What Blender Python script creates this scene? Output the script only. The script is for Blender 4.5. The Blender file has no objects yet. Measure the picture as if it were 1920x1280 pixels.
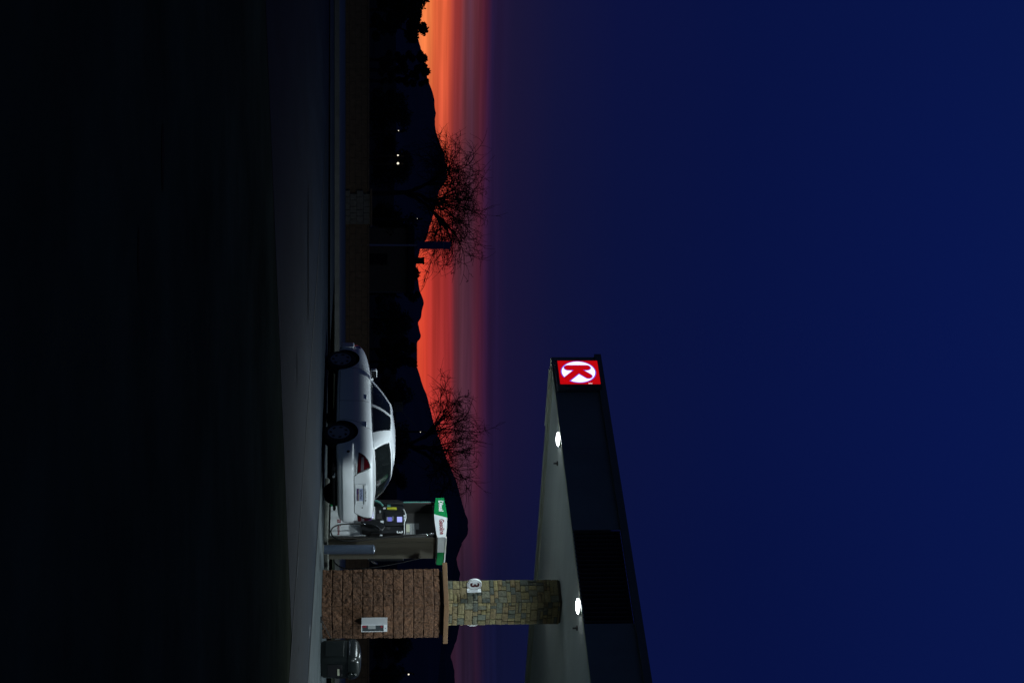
import bpy, bmesh, math, random
from mathutils import Vector, Matrix, noise
from mathutils.bvhtree import BVHTree
R = math.radians
random.seed(7)
scene = bpy.context.scene
COL = scene.collection

# ------------------------------------------------------------------ materials
def srgb(r, g, b):
    def c(v):
        v /= 255.
        return v/12.92 if v <= .04045 else ((v+.055)/1.055)**2.4
    return (c(r), c(g), c(b), 1)

def mat(name, col, rough=.6, metal=0., var=.0, scale=8., bump=0., bscale=40., emit=None, estr=0., coat=0., alpha=1., col2=None, spec=.5, stretch=None):
    m = bpy.data.materials.new(name); m.use_nodes = True
    nt = m.node_tree; b = nt.nodes['Principled BSDF']
    c = tuple(col)+(1,) if len(col) == 3 else tuple(col)
    b.inputs['Base Color'].default_value = c
    b.inputs['Roughness'].default_value = rough
    b.inputs['Metallic'].default_value = metal
    b.inputs['Specular IOR Level'].default_value = spec
    if coat: b.inputs['Coat Weight'].default_value = coat; b.inputs['Coat Roughness'].default_value = .04
    if alpha < 1: b.inputs['Alpha'].default_value = alpha
    if emit: b.inputs['Emission Color'].default_value = tuple(emit)+(1,); b.inputs['Emission Strength'].default_value = estr
    tc = nt.nodes.new('ShaderNodeTexCoord')
    src = tc.outputs['Object']
    if stretch:
        mp = nt.nodes.new('ShaderNodeMapping'); mp.inputs['Scale'].default_value = stretch
        nt.links.new(src, mp.inputs['Vector']); src = mp.outputs['Vector']
    if var or col2:
        n = nt.nodes.new('ShaderNodeTexNoise'); n.inputs['Scale'].default_value = scale; n.inputs['Detail'].default_value = 8; n.inputs['Roughness'].default_value = .65
        nt.links.new(src, n.inputs['Vector'])
        cr = nt.nodes.new('ShaderNodeValToRGB')
        cr.color_ramp.elements[0].position = .3; cr.color_ramp.elements[1].position = .7
        if col2:
            cr.color_ramp.elements[0].color = tuple(col2)+(1,)
            cr.color_ramp.elements[1].color = c
        else:
            cr.color_ramp.elements[0].color = (c[0]*(1-var), c[1]*(1-var), c[2]*(1-var), 1)
            cr.color_ramp.elements[1].color = (min(1, c[0]*(1+var)), min(1, c[1]*(1+var)), min(1, c[2]*(1+var)), 1)
        nt.links.new(n.outputs['Fac'], cr.inputs['Fac'])
        nt.links.new(cr.outputs['Color'], b.inputs['Base Color'])
    if bump:
        n2 = nt.nodes.new('ShaderNodeTexNoise'); n2.inputs['Scale'].default_value = bscale; n2.inputs['Detail'].default_value = 8
        nt.links.new(src, n2.inputs['Vector'])
        bp = nt.nodes.new('ShaderNodeBump'); bp.inputs['Strength'].default_value = bump; bp.inputs['Distance'].default_value = .02
        nt.links.new(n2.outputs['Fac'], bp.inputs['Height']); nt.links.new(bp.outputs['Normal'], b.inputs['Normal'])
    return m

def attr_mat(name, rough=.8, bump=.5, bscale=60., var=.35, scale=25.):
    m = mat(name, (.5, .5, .5), rough, bump=bump, bscale=bscale)
    nt = m.node_tree; b = nt.nodes['Principled BSDF']
    a = nt.nodes.new('ShaderNodeAttribute'); a.attribute_name = 'tone'
    n = nt.nodes.new('ShaderNodeTexNoise'); n.inputs['Scale'].default_value = scale; n.inputs['Detail'].default_value = 8
    tc = nt.nodes.new('ShaderNodeTexCoord'); nt.links.new(tc.outputs['Object'], n.inputs['Vector'])
    mr = nt.nodes.new('ShaderNodeMapRange'); mr.inputs['From Min'].default_value = .3; mr.inputs['From Max'].default_value = .7
    mr.inputs['To Min'].default_value = 1-var; mr.inputs['To Max'].default_value = 1+var
    nt.links.new(n.outputs['Fac'], mr.inputs['Value'])
    mx = nt.nodes.new('ShaderNodeVectorMath'); mx.operation = 'SCALE'
    nt.links.new(a.outputs['Color'], mx.inputs[0]); nt.links.new(mr.outputs['Result'], mx.inputs['Scale'])
    nt.links.new(mx.outputs['Vector'], b.inputs['Base Color'])
    return m

M = {}
M['asphalt'] = mat('asphalt', (.085, .095, .062), .9, var=.4, scale=.5, bump=.5, bscale=60, spec=.0)
M['desert'] = mat('desert_soil', (.05, .045, .045), .95, spec=.0, var=.3, scale=.05)
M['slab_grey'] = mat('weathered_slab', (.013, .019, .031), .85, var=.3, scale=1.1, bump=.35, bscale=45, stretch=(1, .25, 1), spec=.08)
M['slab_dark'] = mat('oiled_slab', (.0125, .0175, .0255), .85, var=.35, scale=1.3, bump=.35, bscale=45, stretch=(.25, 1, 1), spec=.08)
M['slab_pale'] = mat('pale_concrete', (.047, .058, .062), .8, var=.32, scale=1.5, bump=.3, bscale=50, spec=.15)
M['kerb'] = mat('kerb_concrete', (.16, .17, .145), .85, col2=(.05, .055, .05), scale=5, bump=.3)
M['joint'] = mat('joint_filler', (.012, .012, .014), .9)
M['sidewalk'] = mat('sidewalk_concrete', (.16, .165, .16), .85, var=.2, scale=2)
M['wallblock'] = mat('brown_block', (.27, .17, .09), .9, var=.25, scale=6, bump=.4)
M['wallblock2'] = mat('tan_block', (.33, .28, .2), .9, var=.25, scale=6, bump=.4)
M['hill'] = mat('hill_scrub', (.03, .03, .05), .95, var=.3, scale=.004)
M['bark'] = mat('bark', (.03, .022, .02), .9, var=.3, scale=12)
M['leaf'] = mat('dark_leaf', (.012, .018, .01), .8, var=.4, scale=3)
M['soffit'] = mat('soffit_panel', (.72, .78, .75), .5, var=.08, scale=1.5, stretch=(1, .2, 1))
M['trim'] = mat('trim_metal', (.58, .62, .5), .45, var=.08, scale=2)
M['fascia'] = mat('fascia_panel', (.30, .35, .34), .6, var=.12, scale=1.2)
M['cap'] = mat('parapet_cap', (.2, .23, .23), .6, var=.1, scale=2)
M['louver'] = mat('louver_metal', (.08, .07, .075), .7, var=.1)
M['brick'] = attr_mat('split_block', .9, .8, 70, .45, 22)
M['stone'] = attr_mat('ledge_stone', .85, .7, 45, .3, 18)
M['mortar'] = mat('mortar', (.05, .045, .035), .95, var=.2)
M['capwood'] = mat('cast_cap', (.15, .08, .034), .75, var=.15, scale=10, bump=.2)
M['plastic_black'] = mat('black_plastic', (.012, .013, .014), .35, bump=.05)
M['bin'] = mat('bin_plastic', (.010, .013, .013), .28, var=.15, scale=6)
M['rubber'] = mat('rubber', (.01, .01, .01), .7)
M['white'] = mat('white_enamel', (.72, .75, .77), .35, var=.05, scale=5)
M['paint'] = mat('white_car_paint', (.83, .86, .88), .3, coat=.8, var=.02, scale=2)
M['dark'] = mat('dark_underbody', (.006, .006, .007), .8)
M['glass'] = mat('tinted_glass', (.007, .0095, .0105), .04, alpha=.72, spec=.6)
M['interior'] = mat('grey_upholstery', (.16, .17, .17), .8, var=.1)
M['lampred'] = mat('red_lens', (.075, .002, .004), .12, coat=.6)
M['lampclear'] = mat('clear_lens', (.13, .11, .125), .15, coat=.5)
M['blackgap'] = mat('black_gap', (.004, .004, .006), .6)
M['chrome'] = mat('chrome', (.75, .76, .78), .12, metal=1)
M['rim'] = mat('wheel_silver', (.26, .28, .32), .4, metal=.0)
M['steel'] = mat('brushed_steel', (.12, .11, .085), .42, metal=.4, var=.12, scale=3, stretch=(6, 6, .3))
M['steeldark'] = mat('dark_steel', (.07, .068, .065), .4, metal=.4, var=.15, scale=3)
M['bollard'] = mat('bollard_sleeve', (.055, .075, .11), .3, var=.06, scale=6, coat=.3)
M['green'] = mat('green_vinyl', (.004, .22, .06), .4)
M['vinylwhite'] = mat('white_vinyl', (.68, .71, .72), .4)
M['redtext'] = mat('red_lettering', (.22, .015, .03), .5)
M['darkred'] = mat('dark_red_figure', (.06, .01, .015), .5)
M['text_white'] = mat('white_lettering', (.8, .82, .82), .5)
M['paper'] = mat('paper_sheet', (.42, .44, .44), .7, col2=(.2, .21, .21), scale=60)
M['cream'] = mat('cream_sticker', (.5, .52, .38), .7)
M['yellow'] = mat('yellow_sticker', (.5, .5, .03), .6)
M['teal'] = mat('teal_sticker', (.1, .3, .26), .6)
M['greyblue'] = mat('grey_shaded_panel', (.3, .34, .36), .5)
M['screen'] = mat('lit_screen', (.02, .02, .05), .3, emit=(.42, .47, 1.), estr=.95)
M['screen_dim'] = mat('lit_keypad_screen', (.02, .02, .05), .3, emit=(.18, .2, .75), estr=.7)
M['button'] = mat('lit_button', (.02, .02, .05), .3, emit=(.6, .65, 1.), estr=1.2)
M['lens'] = mat('lit_lens', (.8, .8, .8), .3, emit=(.93, .96, 1.), estr=40)
M['signred'] = mat('lit_red_face', (.3, .0, .0), .3, emit=(.50, .0015, .003), estr=1.0)
M['signwhite'] = mat('lit_white_face', (.8, .8, .8), .3, emit=(.95, .95, 1.), estr=1.25)
M['signfringe'] = mat('violet_fringe_glow', (.1, .05, .5), .3, emit=(.16, .06, .8), estr=.9)
M['signside'] = mat('sign_box_metal', (.10, .11, .13), .4)
M['farlamp'] = mat('far_lamp_glow', (.8, .8, .7), .3, emit=(1., .9, .72), estr=1.2)
M['banner'] = mat('blue_banner', (.05, .09, .3), .7, var=.15, scale=1)
M['post'] = mat('pale_post', (.42, .4, .5), .6)
M['plate'] = mat('plate_blue_white', (.42, .48, .68), .4)
M['plate_low'] = mat('plate_violet', (.07, .03, .12), .4)
M['plate_tan'] = mat('plate_tan', (.3, .24, .2), .4)
M['navy'] = mat('navy_figures', (.02, .03, .08), .5)

# ------------------------------------------------------------------ mesh helpers
class MB:
    def __init__(s): s.v = []; s.f = []; s.mi = []; s.cur = 0
    def add(s, vs, fs):
        o = len(s.v); s.v += [tuple(v) for v in vs]; s.f += [tuple(o+i for i in f) for f in fs]; s.mi += [s.cur]*len(fs)
    def box(s, x0, x1, y0, y1, z0, z1):
        s.add([(x0, y0, z0), (x1, y0, z0), (x1, y1, z0), (x0, y1, z0), (x0, y0, z1), (x1, y0, z1), (x1, y1, z1), (x0, y1, z1)],
              [(0, 3, 2, 1), (4, 5, 6, 7), (0, 1, 5, 4), (1, 2, 6, 5), (2, 3, 7, 6), (3, 0, 4, 7)])
    def prism(s, poly, axis, a, b):
        """poly of 2D points extruded along axis from a to b"""
        n = len(poly)
        def P(p, t):
            return {'x': (t, p[0], p[1]), 'y': (p[0], t, p[1]), 'z': (p[0], p[1], t)}[axis]
        vs = [P(p, a) for p in poly]+[P(p, b) for p in poly]
        fs = [tuple(range(n)), tuple(range(2*n-1, n-1, -1))]
        fs += [(i, i+n, (i+1) % n+n, (i+1) % n) for i in range(n)]
        s.add(vs, fs)
    def tube(s, pts, r, n=8, r2=None, cap=True):
        pts = [Vector(p) for p in pts]; k = len(pts); vs = []; fs = []
        t0 = (pts[1]-pts[0]).normalized()
        u = t0.cross(Vector((0, 0, 1)) if abs(t0.z) < .9 else Vector((1, 0, 0))).normalized()
        for i, p in enumerate(pts):
            t = (pts[min(i+1, k-1)]-pts[max(i-1, 0)]).normalized()
            u = (u-t*u.dot(t)).normalized(); w = t.cross(u)
            rr = r if r2 is None else r+(r2-r)*i/(k-1)
            for j in range(n):
                a = 2*math.pi*j/n
                vs.append(p+u*math.cos(a)*rr+w*math.sin(a)*rr)
        for i in range(k-1):
            for j in range(n):
                fs.append((i*n+j, i*n+(j+1) % n, (i+1)*n+(j+1) % n, (i+1)*n+j))
        if cap: fs += [tuple(range(n-1, -1, -1)), tuple(range((k-1)*n, k*n))]
        s.add(vs, fs)
    def lathe(s, prof, n=32, c=(0, 0, 0), axis='z'):
        vs = []; fs = []; k = len(prof)
        for (r, h) in prof:
            for j in range(n):
                a = 2*math.pi*j/n; x, y = r*math.cos(a), r*math.sin(a)
                p = {'z': (x, y, h), 'y': (x, h, y), 'x': (h, x, y)}[axis]
                vs.append((c[0]+p[0], c[1]+p[1], c[2]+p[2]))
        for i in range(k-1):
            for j in range(n):
                fs.append((i*n+j, i*n+(j+1) % n, (i+1)*n+(j+1) % n, (i+1)*n+j))
        fs += [tuple(range(n-1, -1, -1)), tuple(range((k-1)*n, k*n))]
        s.add(vs, fs)
    def build(s, name, mats, parent=None, smooth=False, bevel=0., seg=2, loc=None, tones=None):
        me = bpy.data.meshes.new(name); me.from_pydata(s.v, [], s.f); me.update()
        if not isinstance(mats, (list, tuple)): mats = [mats]
        for m in mats: me.materials.append(m)
        if len(mats) > 1: me.polygons.foreach_set('material_index', s.mi)
        bm = bmesh.new(); bm.from_mesh(me); bmesh.ops.recalc_face_normals(bm, faces=bm.faces); bm.to_mesh(me); bm.free()
        if tones:
            at = me.color_attributes.new('tone', 'FLOAT_COLOR', 'POINT')
            for i, t in enumerate(tones): at.data[i].color = (*t, 1)
        if smooth: me.polygons.foreach_set('use_smooth', [True]*len(me.polygons))
        o = bpy.data.objects.new(name, me); COL.objects.link(o)
        if parent: o.parent = parent
        if loc: o.location = loc
        if bevel:
            bv = o.modifiers.new('bevel', 'BEVEL'); bv.width = bevel; bv.segments = seg; bv.limit_method = 'ANGLE'; bv.angle_limit = R(35)
            me.polygons.foreach_set('use_smooth', [True]*len(me.polygons))
            wn = o.modifiers.new('wn', 'WEIGHTED_NORMAL'); wn.keep_sharp = True
        return o

def tag(o, label=None, cat=None, group=None, kind=None):
    if label: o['label'] = label
    if cat: o['category'] = cat
    if group: o['group'] = group
    if kind: o['kind'] = kind
    return o
def empty(name, loc, rz=0., **k):
    o = bpy.data.objects.new(name, None); COL.objects.link(o); o.location = loc; o.rotation_euler = (0, 0, rz); o.empty_display_size = .2
    return tag(o, **k)
def text(name, s, size, m, parent, mtx, depth=.002, align='CENTER', xs=1., bold=.012):
    cu = bpy.data.curves.new(name, 'FONT'); cu.body = s; cu.size = size; cu.extrude = depth; cu.align_x = align; cu.align_y = 'CENTER'; cu.offset = size*bold
    t = bpy.data.objects.new(name, cu); COL.objects.link(t)
    dg = bpy.context.evaluated_depsgraph_get(); me = bpy.data.meshes.new_from_object(t.evaluated_get(dg))
    bpy.data.objects.remove(t)
    me.transform(Matrix.Diagonal((xs, 1, 1, 1))); me.transform(mtx)
    me.materials.clear(); me.materials.append(m)
    o = bpy.data.objects.new(name, me); COL.objects.link(o); o.parent = parent
    return o
def face_mtx(origin, right, up=(0, 0, 1)):
    r = Vector(right).normalized(); u = Vector(up).normalized(); n = r.cross(u)
    m = Matrix((r, u, n)).transposed().to_4x4(); m.translation = Vector(origin)
    return m

# ------------------------------------------------------------------ camera
CH = 1.07; F = 3396.; HZ = 705.
pit = math.atan((960-HZ)/F)
cam = bpy.data.cameras.new('Camera'); co = bpy.data.objects.new('Camera', cam); COL.objects.link(co); scene.camera = co
cam.sensor_width = 36; cam.lens = F/1920*36; cam.clip_end = 20000; cam.clip_start = .1
fw = Vector((0, math.cos(pit), math.sin(pit))); upv = Vector((0, -math.sin(pit), math.cos(pit)))
# the photograph lies on its side: the camera's right is up, its top is left
co.matrix_world = Matrix((upv, Vector((-1, 0, 0)), -fw)).transposed().to_4x4() @ Matrix.Identity(4)
co.location = (0, 0, CH)

def pos(u, v, Y):
    """point of the place seen at distance Y, for measuring the photograph"""
    b = (v-960)/F; dy = math.cos(pit)-b*math.sin(pit); dz = math.sin(pit)+b*math.cos(pit); t = Y/dy
    return Vector(((u-640)/F*t, Y, CH+dz*t))

# ------------------------------------------------------------------ sky
def ramp(nt, fac, stops):
    n = nt.nodes.new('ShaderNodeValToRGB'); cr = n.color_ramp
    lo = 760.; hi = 2400.
    while len(cr.elements) > 1: cr.elements.remove(cr.elements[-1])
    for i, (v, c) in enumerate(stops):
        p = (v-lo)/(hi-lo)
        e = cr.elements[0] if i == 0 else cr.elements.new(p)
        e.position = p; e.color = srgb(*c)
    nt.links.new(fac, n.inputs['Fac'])
    return n.outputs['Color']
def build_world():
    w = bpy.data.worlds.new('World'); scene.world = w; w.use_nodes = True; nt = w.node_tree; N = nt.nodes; L = nt.links
    bg = N['Background']
    tc = N.new('ShaderNodeTexCoord'); sp = N.new('ShaderNodeSeparateXYZ'); L.new(tc.outputs['Generated'], sp.inputs[0])
    def mth(op, a, b=None, c=None):
        n = N.new('ShaderNodeMath'); n.operation = op
        for i, x in enumerate((a, b, c)):
            if x is None: continue
            if isinstance(x, (int, float)): n.inputs[i].default_value = x
            else: L.new(x, n.inputs[i])
        return n.outputs[0]
    def mr(x, a, b, c, d, smooth=True):
        n = N.new('ShaderNodeMapRange'); n.interpolation_type = 'SMOOTHSTEP' if smooth else 'LINEAR'
        L.new(x, n.inputs['Value'])
        for k, vv in zip(('From Min', 'From Max', 'To Min', 'To Max'), (a, b, c, d)): n.inputs[k].default_value = vv
        return n.outputs['Result']
    def mix(f, a, b):
        n = N.new('ShaderNodeMix'); n.data_type = 'RGBA'; L.new(f, n.inputs['Factor'])
        L.new(a, n.inputs['A']) if not isinstance(a, tuple) else setattr(n.inputs['A'], 'default_value', a)
        L.new(b, n.inputs['B']) if not isinstance(b, tuple) else setattr(n.inputs['B'], 'default_value', b)
        return n.outputs['Result']
    x, y, z = sp.outputs
    az = mth('ARCTAN2', x, y)
    el = mth('ARCSINE', z)
    # thin cloud streaks bend the bands a little
    cv = N.new('ShaderNodeCombineXYZ'); L.new(mth('MULTIPLY', az, 5.), cv.inputs[0]); L.new(mth('MULTIPLY', el, 260.), cv.inputs[1])
    ns = N.new('ShaderNodeTexNoise'); ns.inputs['Scale'].default_value = 1.; ns.inputs['Detail'].default_value = 6; ns.inputs['Roughness'].default_value = .6
    L.new(cv.outputs[0], ns.inputs['Vector'])
    cv2 = N.new('ShaderNodeCombineXYZ'); L.new(mth('MULTIPLY', az, 2.5), cv2.inputs[0]); L.new(mth('MULTIPLY', el, 60.), cv2.inputs[1]); cv2.inputs[2].default_value = 4.
    L.new(mth('MULTIPLY', az, 7.), cv2.inputs[0])
    ns2 = N.new('ShaderNodeTexNoise'); ns2.inputs['Detail'].default_value = 3; L.new(cv2.outputs[0], ns2.inputs['Vector']); ns2.inputs['Scale'].default_value = 1.
    v0 = mth('MULTIPLY_ADD', mth('TANGENT', mth('MINIMUM', mth('MAXIMUM', el, -.1), .48)), F, HZ)
    wob = mth('ADD', mth('MULTIPLY', mth('SUBTRACT', ns.outputs['Fac'], .5), 7.), mth('MULTIPLY', mth('SUBTRACT', ns2.outputs['Fac'], .5), 16.))
    wob = mth('MULTIPLY', wob, mr(v0, 850, 990, 1., .3))
    v = mth('ADD', v0, wob)
    fac = mth('DIVIDE', mth('SUBTRACT', v, 760.), 1640.)
    left = ramp(nt, fac, [(760, (255, 150, 90)), (795, (247, 132, 74)), (806, (244, 125, 70)), (812, (232, 103, 60)), (822, (225, 98, 60)), (828, (236, 104, 64)), (838, (232, 96, 62)),
                          (846, (160, 60, 55)), (858, (155, 56, 55)), (868, (110, 50, 56)), (880, (78, 46, 62)), (890, (96, 44, 54)), (900, (90, 36, 54)), (912, (60, 26, 54)), (920, (36, 24, 56)), (960, (26, 22, 54)), (1040, (18, 20, 58)), (1160, (12, 18, 62)), (1400, (8, 18, 66)), (1800, (8, 21, 74)), (2400, (9, 26, 82))])
    midr = ramp(nt, fac, [(760, (240, 100, 55)), (784, (215, 72, 48)), (800, (205, 62, 46)), (806, (182, 54, 45)), (818, (168, 50, 46)), (832, (160, 48, 48)), (842, (150, 44, 50)), (850, (100, 44, 56)), (862, (82, 44, 58)), (880, (74, 40, 58)), (893, (84, 34, 52)), (903, (62, 26, 52)), (916, (36, 22, 54)), (950, (24, 20, 53)),
                          (1040, (16, 19, 56)), (1160, (11, 18, 60)), (1400, (8, 18, 66)), (1800, (8, 21, 76)), (2400, (9, 26, 84))])
    right = ramp(nt, fac, [(760, (70, 30, 40)), (850, (48, 28, 46)), (862, (38, 25, 44)), (880, (34, 24, 44)), (890, (40, 22, 42)), (897, (32, 22, 46)), (904, (20, 19, 48)), (930, (15, 18, 48)), (1000, (13, 18, 52)), (1200, (9, 17, 60)), (1400, (7, 17, 64)), (1800, (8, 21, 74)), (2400, (9, 26, 82))])
    m1 = mix(mr(az, -.2, -.03, 0, 1), left, midr)
    m2a = mix(mr(az, .035, .15, 0, 1), m1, right)
    m2 = mix(mr(az, -.62, -.3, 1, 0), m2a, right)
    # fine bright and dark filaments in the glow
    fil = mr(ns.outputs['Fac'], .3, .7, .78, 1.2)
    filw = mr(v0, 900, 960, 1., 0.)
    fil2 = mth('MULTIPLY', fil, mr(ns2.outputs['Fac'], .35, .65, .88, 1.1))
    f2 = mth('ADD', mth('MULTIPLY', mth('SUBTRACT', fil2, 1.), filw), 1.)
    sc = N.new('ShaderNodeVectorMath'); sc.operation = 'SCALE'; L.new(m2, sc.inputs[0]); L.new(f2, sc.inputs['Scale'])
    # overhead and away from the sunset the sky is a duller, greyer blue
    back = mix(mr(y, -.1, .75, 1, 0), sc.outputs['Vector'], (.005, .0095, .025, 1))
    top = mix(mr(z, .3, .8, 0, 1), back, (.007, .013, .034, 1))
    low = mix(mr(z, -.03, 0., 1, 0), top, (.0006, .0008, .0014, 1))
    L.new(low, bg.inputs['Color']); bg.inputs['Strength'].default_value = 1.
    w.cycles.sampling_method = 'MANUAL'; w.cycles.sample_map_resolution = 512
build_world()

# ------------------------------------------------------------------ ground
def flat(name, poly, z, m, h=.1, **k):
    b = MB(); b.prism(poly, 'z', z-h, z); o = b.build(name, m); return tag(o, kind='structure', **k)
C0 = Vector((.33, 37.9, 0)); A = R(37.9)
E1 = Vector((math.sin(A), -math.cos(A), 0)); E2 = Vector((math.cos(A), math.sin(A), 0))
RZ = math.atan2(E1.y, E1.x)
def K(a, b, z=0.): return C0+E1*a+E2*b+Vector((0, 0, z))
b = MB(); b.add([(-5000, -60, -.02), (5000, -60, -.02), (5000, 9000, -.02), (-5000, 9000, -.02)], [(0, 1, 2, 3)])
tag(b.build('ground', M['desert']), kind='structure')
b = MB(); b.add([(-40, -8, 0), (60, -8, 0), (60, 48, 0), (-40, 48, 0)], [(0, 1, 2, 3)])
tag(b.build('parking_lot', M['asphalt']), kind='structure')
def gp(u, v): return pos(u, v, F*CH/(HZ-v)*1.0)
def gxy(u, v):
    Y = F*CH/(HZ-v); return ((u-640)/F*Y*1.003, Y)
# concrete apron: two slabs split along the gutter line, and the paler slab round the pumps
apex = Vector(gxy(1190, 548))
def ray_to(p, q, far): 
    d = Vector(q)-Vector(p); return Vector(p)+d.normalized()*far
edge_dir = Vector((-E2.x, -E2.y))
lineA = (Vector(gxy(640, 586))-apex).normalized()
jl0 = Vector(gxy(930, 600)); jr0 = Vector(gxy(1280, 577)); lineB = (jr0-jl0).normalized()
pA = apex+lineA*26; far_left = apex+edge_dir*26
b = MB(); b.add([(*p, .004) for p in (apex, pA, Vector((-24, 40)), far_left)], [(0, 1, 2, 3)])
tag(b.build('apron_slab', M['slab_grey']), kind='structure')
rt = apex-lineA*5.2
jr1 = jr0+lineB*9; jl1 = jl0-lineB*13
b = MB(); b.add([(*p, .004) for p in (apex+Vector((.03, .0)), rt, rt+Vector((16, 0)), Vector((30, 30)), jr1, jl1, pA+Vector((0, .03)))], [(0, 1, 2, 3, 4, 5, 6)])
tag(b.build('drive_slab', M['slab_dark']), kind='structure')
b = MB(); b.add([(*p, .008) for p in (jl1, jr1, Vector((34, 34)), Vector((34, 42.3)), Vector((pA.x-3, 42.3)), pA)], [(0, 1, 2, 3, 4, 5)])
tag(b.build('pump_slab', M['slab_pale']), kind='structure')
def strip(name, p, q, wdt, z, m):
    p = Vector(p); q = Vector(q); d = (q-p).normalized(); n = Vector((-d.y, d.x))*wdt/2
    b = MB(); b.add([(*(p+n), z), (*(q+n), z), (*(q-n), z), (*(p-n), z)], [(0, 1, 2, 3)]); return tag(b.build(name, m), kind='structure')
strip('gutter_joint', apex-lineA*.4, pA, .07, .012, M['joint'])
strip('slab_joint', jl1, jr1, .045, .012, M['joint'])
for k, (a, bb) in enumerate([((-2, 0.2), (16, 0.2)), ]):
    p, q = K(*a), K(*bb); strip('slab_joint', p.xy, q.xy, .02, .012, M['joint'])
strip('slab_joint', K(5.6, -1.5).xy, K(5.6, 9).xy, .02, .012, M['joint'])
# small puddle stains / oil marks
st = mat('oil_stain', (.008, .009, .011), .95, spec=.05)
for (u, v, w_, l_) in [(480, 578, .35, 2.2), (690, 557, .14, .5), (300, 310, .1, .35), (480, 266, .06, .25), (940, 541, .06, .3), (1210, 560, .1, .1), (1050, 600, .25, .35)]:
    x, y = gxy(u, v); n = 18; b = MB()
    b.add([(x+math.cos(i/n*6.283)*l_*(.5+.12*noise.noise((i*.7, u, 0))), y+math.sin(i/n*6.283)*w_*(.5+.15*noise.noise((i*.9, v, 3))), .0125 if v > 500 else .004) for i in range(n)], [tuple(range(n))])
    tag(b.build('oil_stain', st), kind='structure')
pf = mat('worn_paint', (.16, .17, .18), .8)
for (u0, v0, u1, v1, wd) in [(1040, 558.6, 1078, 556, .05), (1168, 580.6, 1188, 579.2, .07), (690, 553, 715, 552.4, .03)]:
    strip('paint_fleck', gxy(u0, v0), gxy(u1, v1), wd, .015, pf)
b = MB(); b.box(-45, 60, 47.3, 47.5, -.1, .12); b.box(-45, 60, 47.5, 57.4, -.1, .115)
tag(b.build('sidewalk', M['sidewalk']), kind='structure')
b = MB(); b.add([(-300, 90, .0), (300, 90, .0), (300, 110, .0), (-300, 110, .0)], [(0, 1, 2, 3)])
tag(b.build('far_road', M['asphalt']), kind='structure')

# pump pad
pad_c = Vector((3.91, 37.69, 0))
t = empty('pump_island', pad_c, RZ, label='low pale concrete kerb pad under the fuel pump', cat='kerb')
b = MB(); b.box(-1.05, .75, -.52, .52, 0, .1); b.build('pad', M['kerb'], t, bevel=.03)

# ------------------------------------------------------------------ low block wall at the lot edge
def wall():
    t = empty('block_wall', (0, 57.45, .05), label='long low brown block wall along the far kerb', cat='wall')
    b = MB()
    for r_ in range(4):
        x = -30+(r_ % 2)*.2
        while x < 40:
            if not (-4.6 < x+.2 < -3.9): b.box(x+.004, x+.396, 0, .2, r_*.19, r_*.19+.184)
            x += .4
    b.build('wall', M['wallblock'], t)
    b = MB(); b.box(-30, -4.75, -.03, .23, .764, .81); b.box(-3.7, 40, -.03, .23, .764, .81); b.build('coping', M['wallblock'], t)
    b = MB()
    for r_ in range(4):
        x = -4.75+(r_ % 2)*.1
        while x < -3.71:
            b.box(x+.006, min(x+.194, -3.7), -.14, .3, r_*.21, r_*.21+.2); x += .2
    b.build('pier', M['wallblock2'], t); 
    b = MB(); b.box(-4.81, -3.64, -.2, .36, .842, .9); b.build('pier_cap', M['wallblock'], t)
wall()

# ------------------------------------------------------------------ hills
def hill(name, pts, D, m, seed=0, depth=900, rough=3.):
    """a ridge with a crest profile, sloping to the desert floor in front and behind"""
    us = []; b = MB(); rows = []
    u = pts[0][0]; fine = []
    while u <= pts[-1][0]:
        for i in range(len(pts)-1):
            if pts[i][0] <= u <= pts[i+1][0]:
                t = (u-pts[i][0])/(pts[i+1][0]-pts[i][0]); v = pts[i][1]*(1-t)+pts[i+1][1]*t; break
        v += .9*noise.noise((u*.09, seed, 0))+.5*noise.noise((u*.3, seed, 5))
        fine.append(pos(u, v, D)); u += 4
    K_ = 9
    for p in fine:
        row = []
        for k in range(-K_, K_+1):
            s = abs(k)/K_; hgt = p.z*(1-s)**1.15
            hgt *= 1+.22*s*(1-s)*4*noise.noise((p.x*.004, k*.6, seed))
            row.append((p.x*(1+k*depth/K_/D), p.y+k*depth/K_, max(hgt, -1) if s < 1 else -3))
        rows.append(row)
    n = 2*K_+1; vs = [q for r_ in rows for q in r_]
    fs = [(i*n+j, (i+1)*n+j, (i+1)*n+j+1, i*n+j+1) for i in range(len(rows)-1) for j in range(n-1)]
    b.add(vs, fs); return tag(b.build(name, m, smooth=False), kind='structure')
hill('hills', [(-200, 784), (-60, 788), (60, 780), (87, 788), (101, 792), (119, 796), (150, 802), (172, 811), (189, 815), (205, 815), (214, 818), (225, 815), (245, 817), (264, 823), (288, 833), (306, 835), (335, 839), (350, 829), (359, 823), (386, 817), (420, 807), (447, 800), (466, 788), (500, 780), (545, 787), (557, 792), (566, 795), (575, 793), (585, 791), (596, 789), (605, 784), (618, 786), (630, 790), (636, 787), (641, 782), (688, 782), (703, 787), (718, 791), (740, 800), (795, 814), (828, 826), (866, 840), (899, 855), (948, 868), (978, 878), (1001, 877), (1030, 858), (1100, 842), (1200, 828), (1400, 810)], 3000, M['hill'], 1)
hill('far_hills', [(900, 790), (1001, 850), (1020, 866), (1045, 856), (1060, 858), (1075, 863), (1090, 861), (1120, 858), (1150, 860), (1175, 861), (1200, 856), (1215, 850), (1230, 844.5), (1240, 848), (1255, 852), (1268, 852), (1280, 853), (1320, 862), (1500, 850)], 4600, M['hill'], 9)
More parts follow.
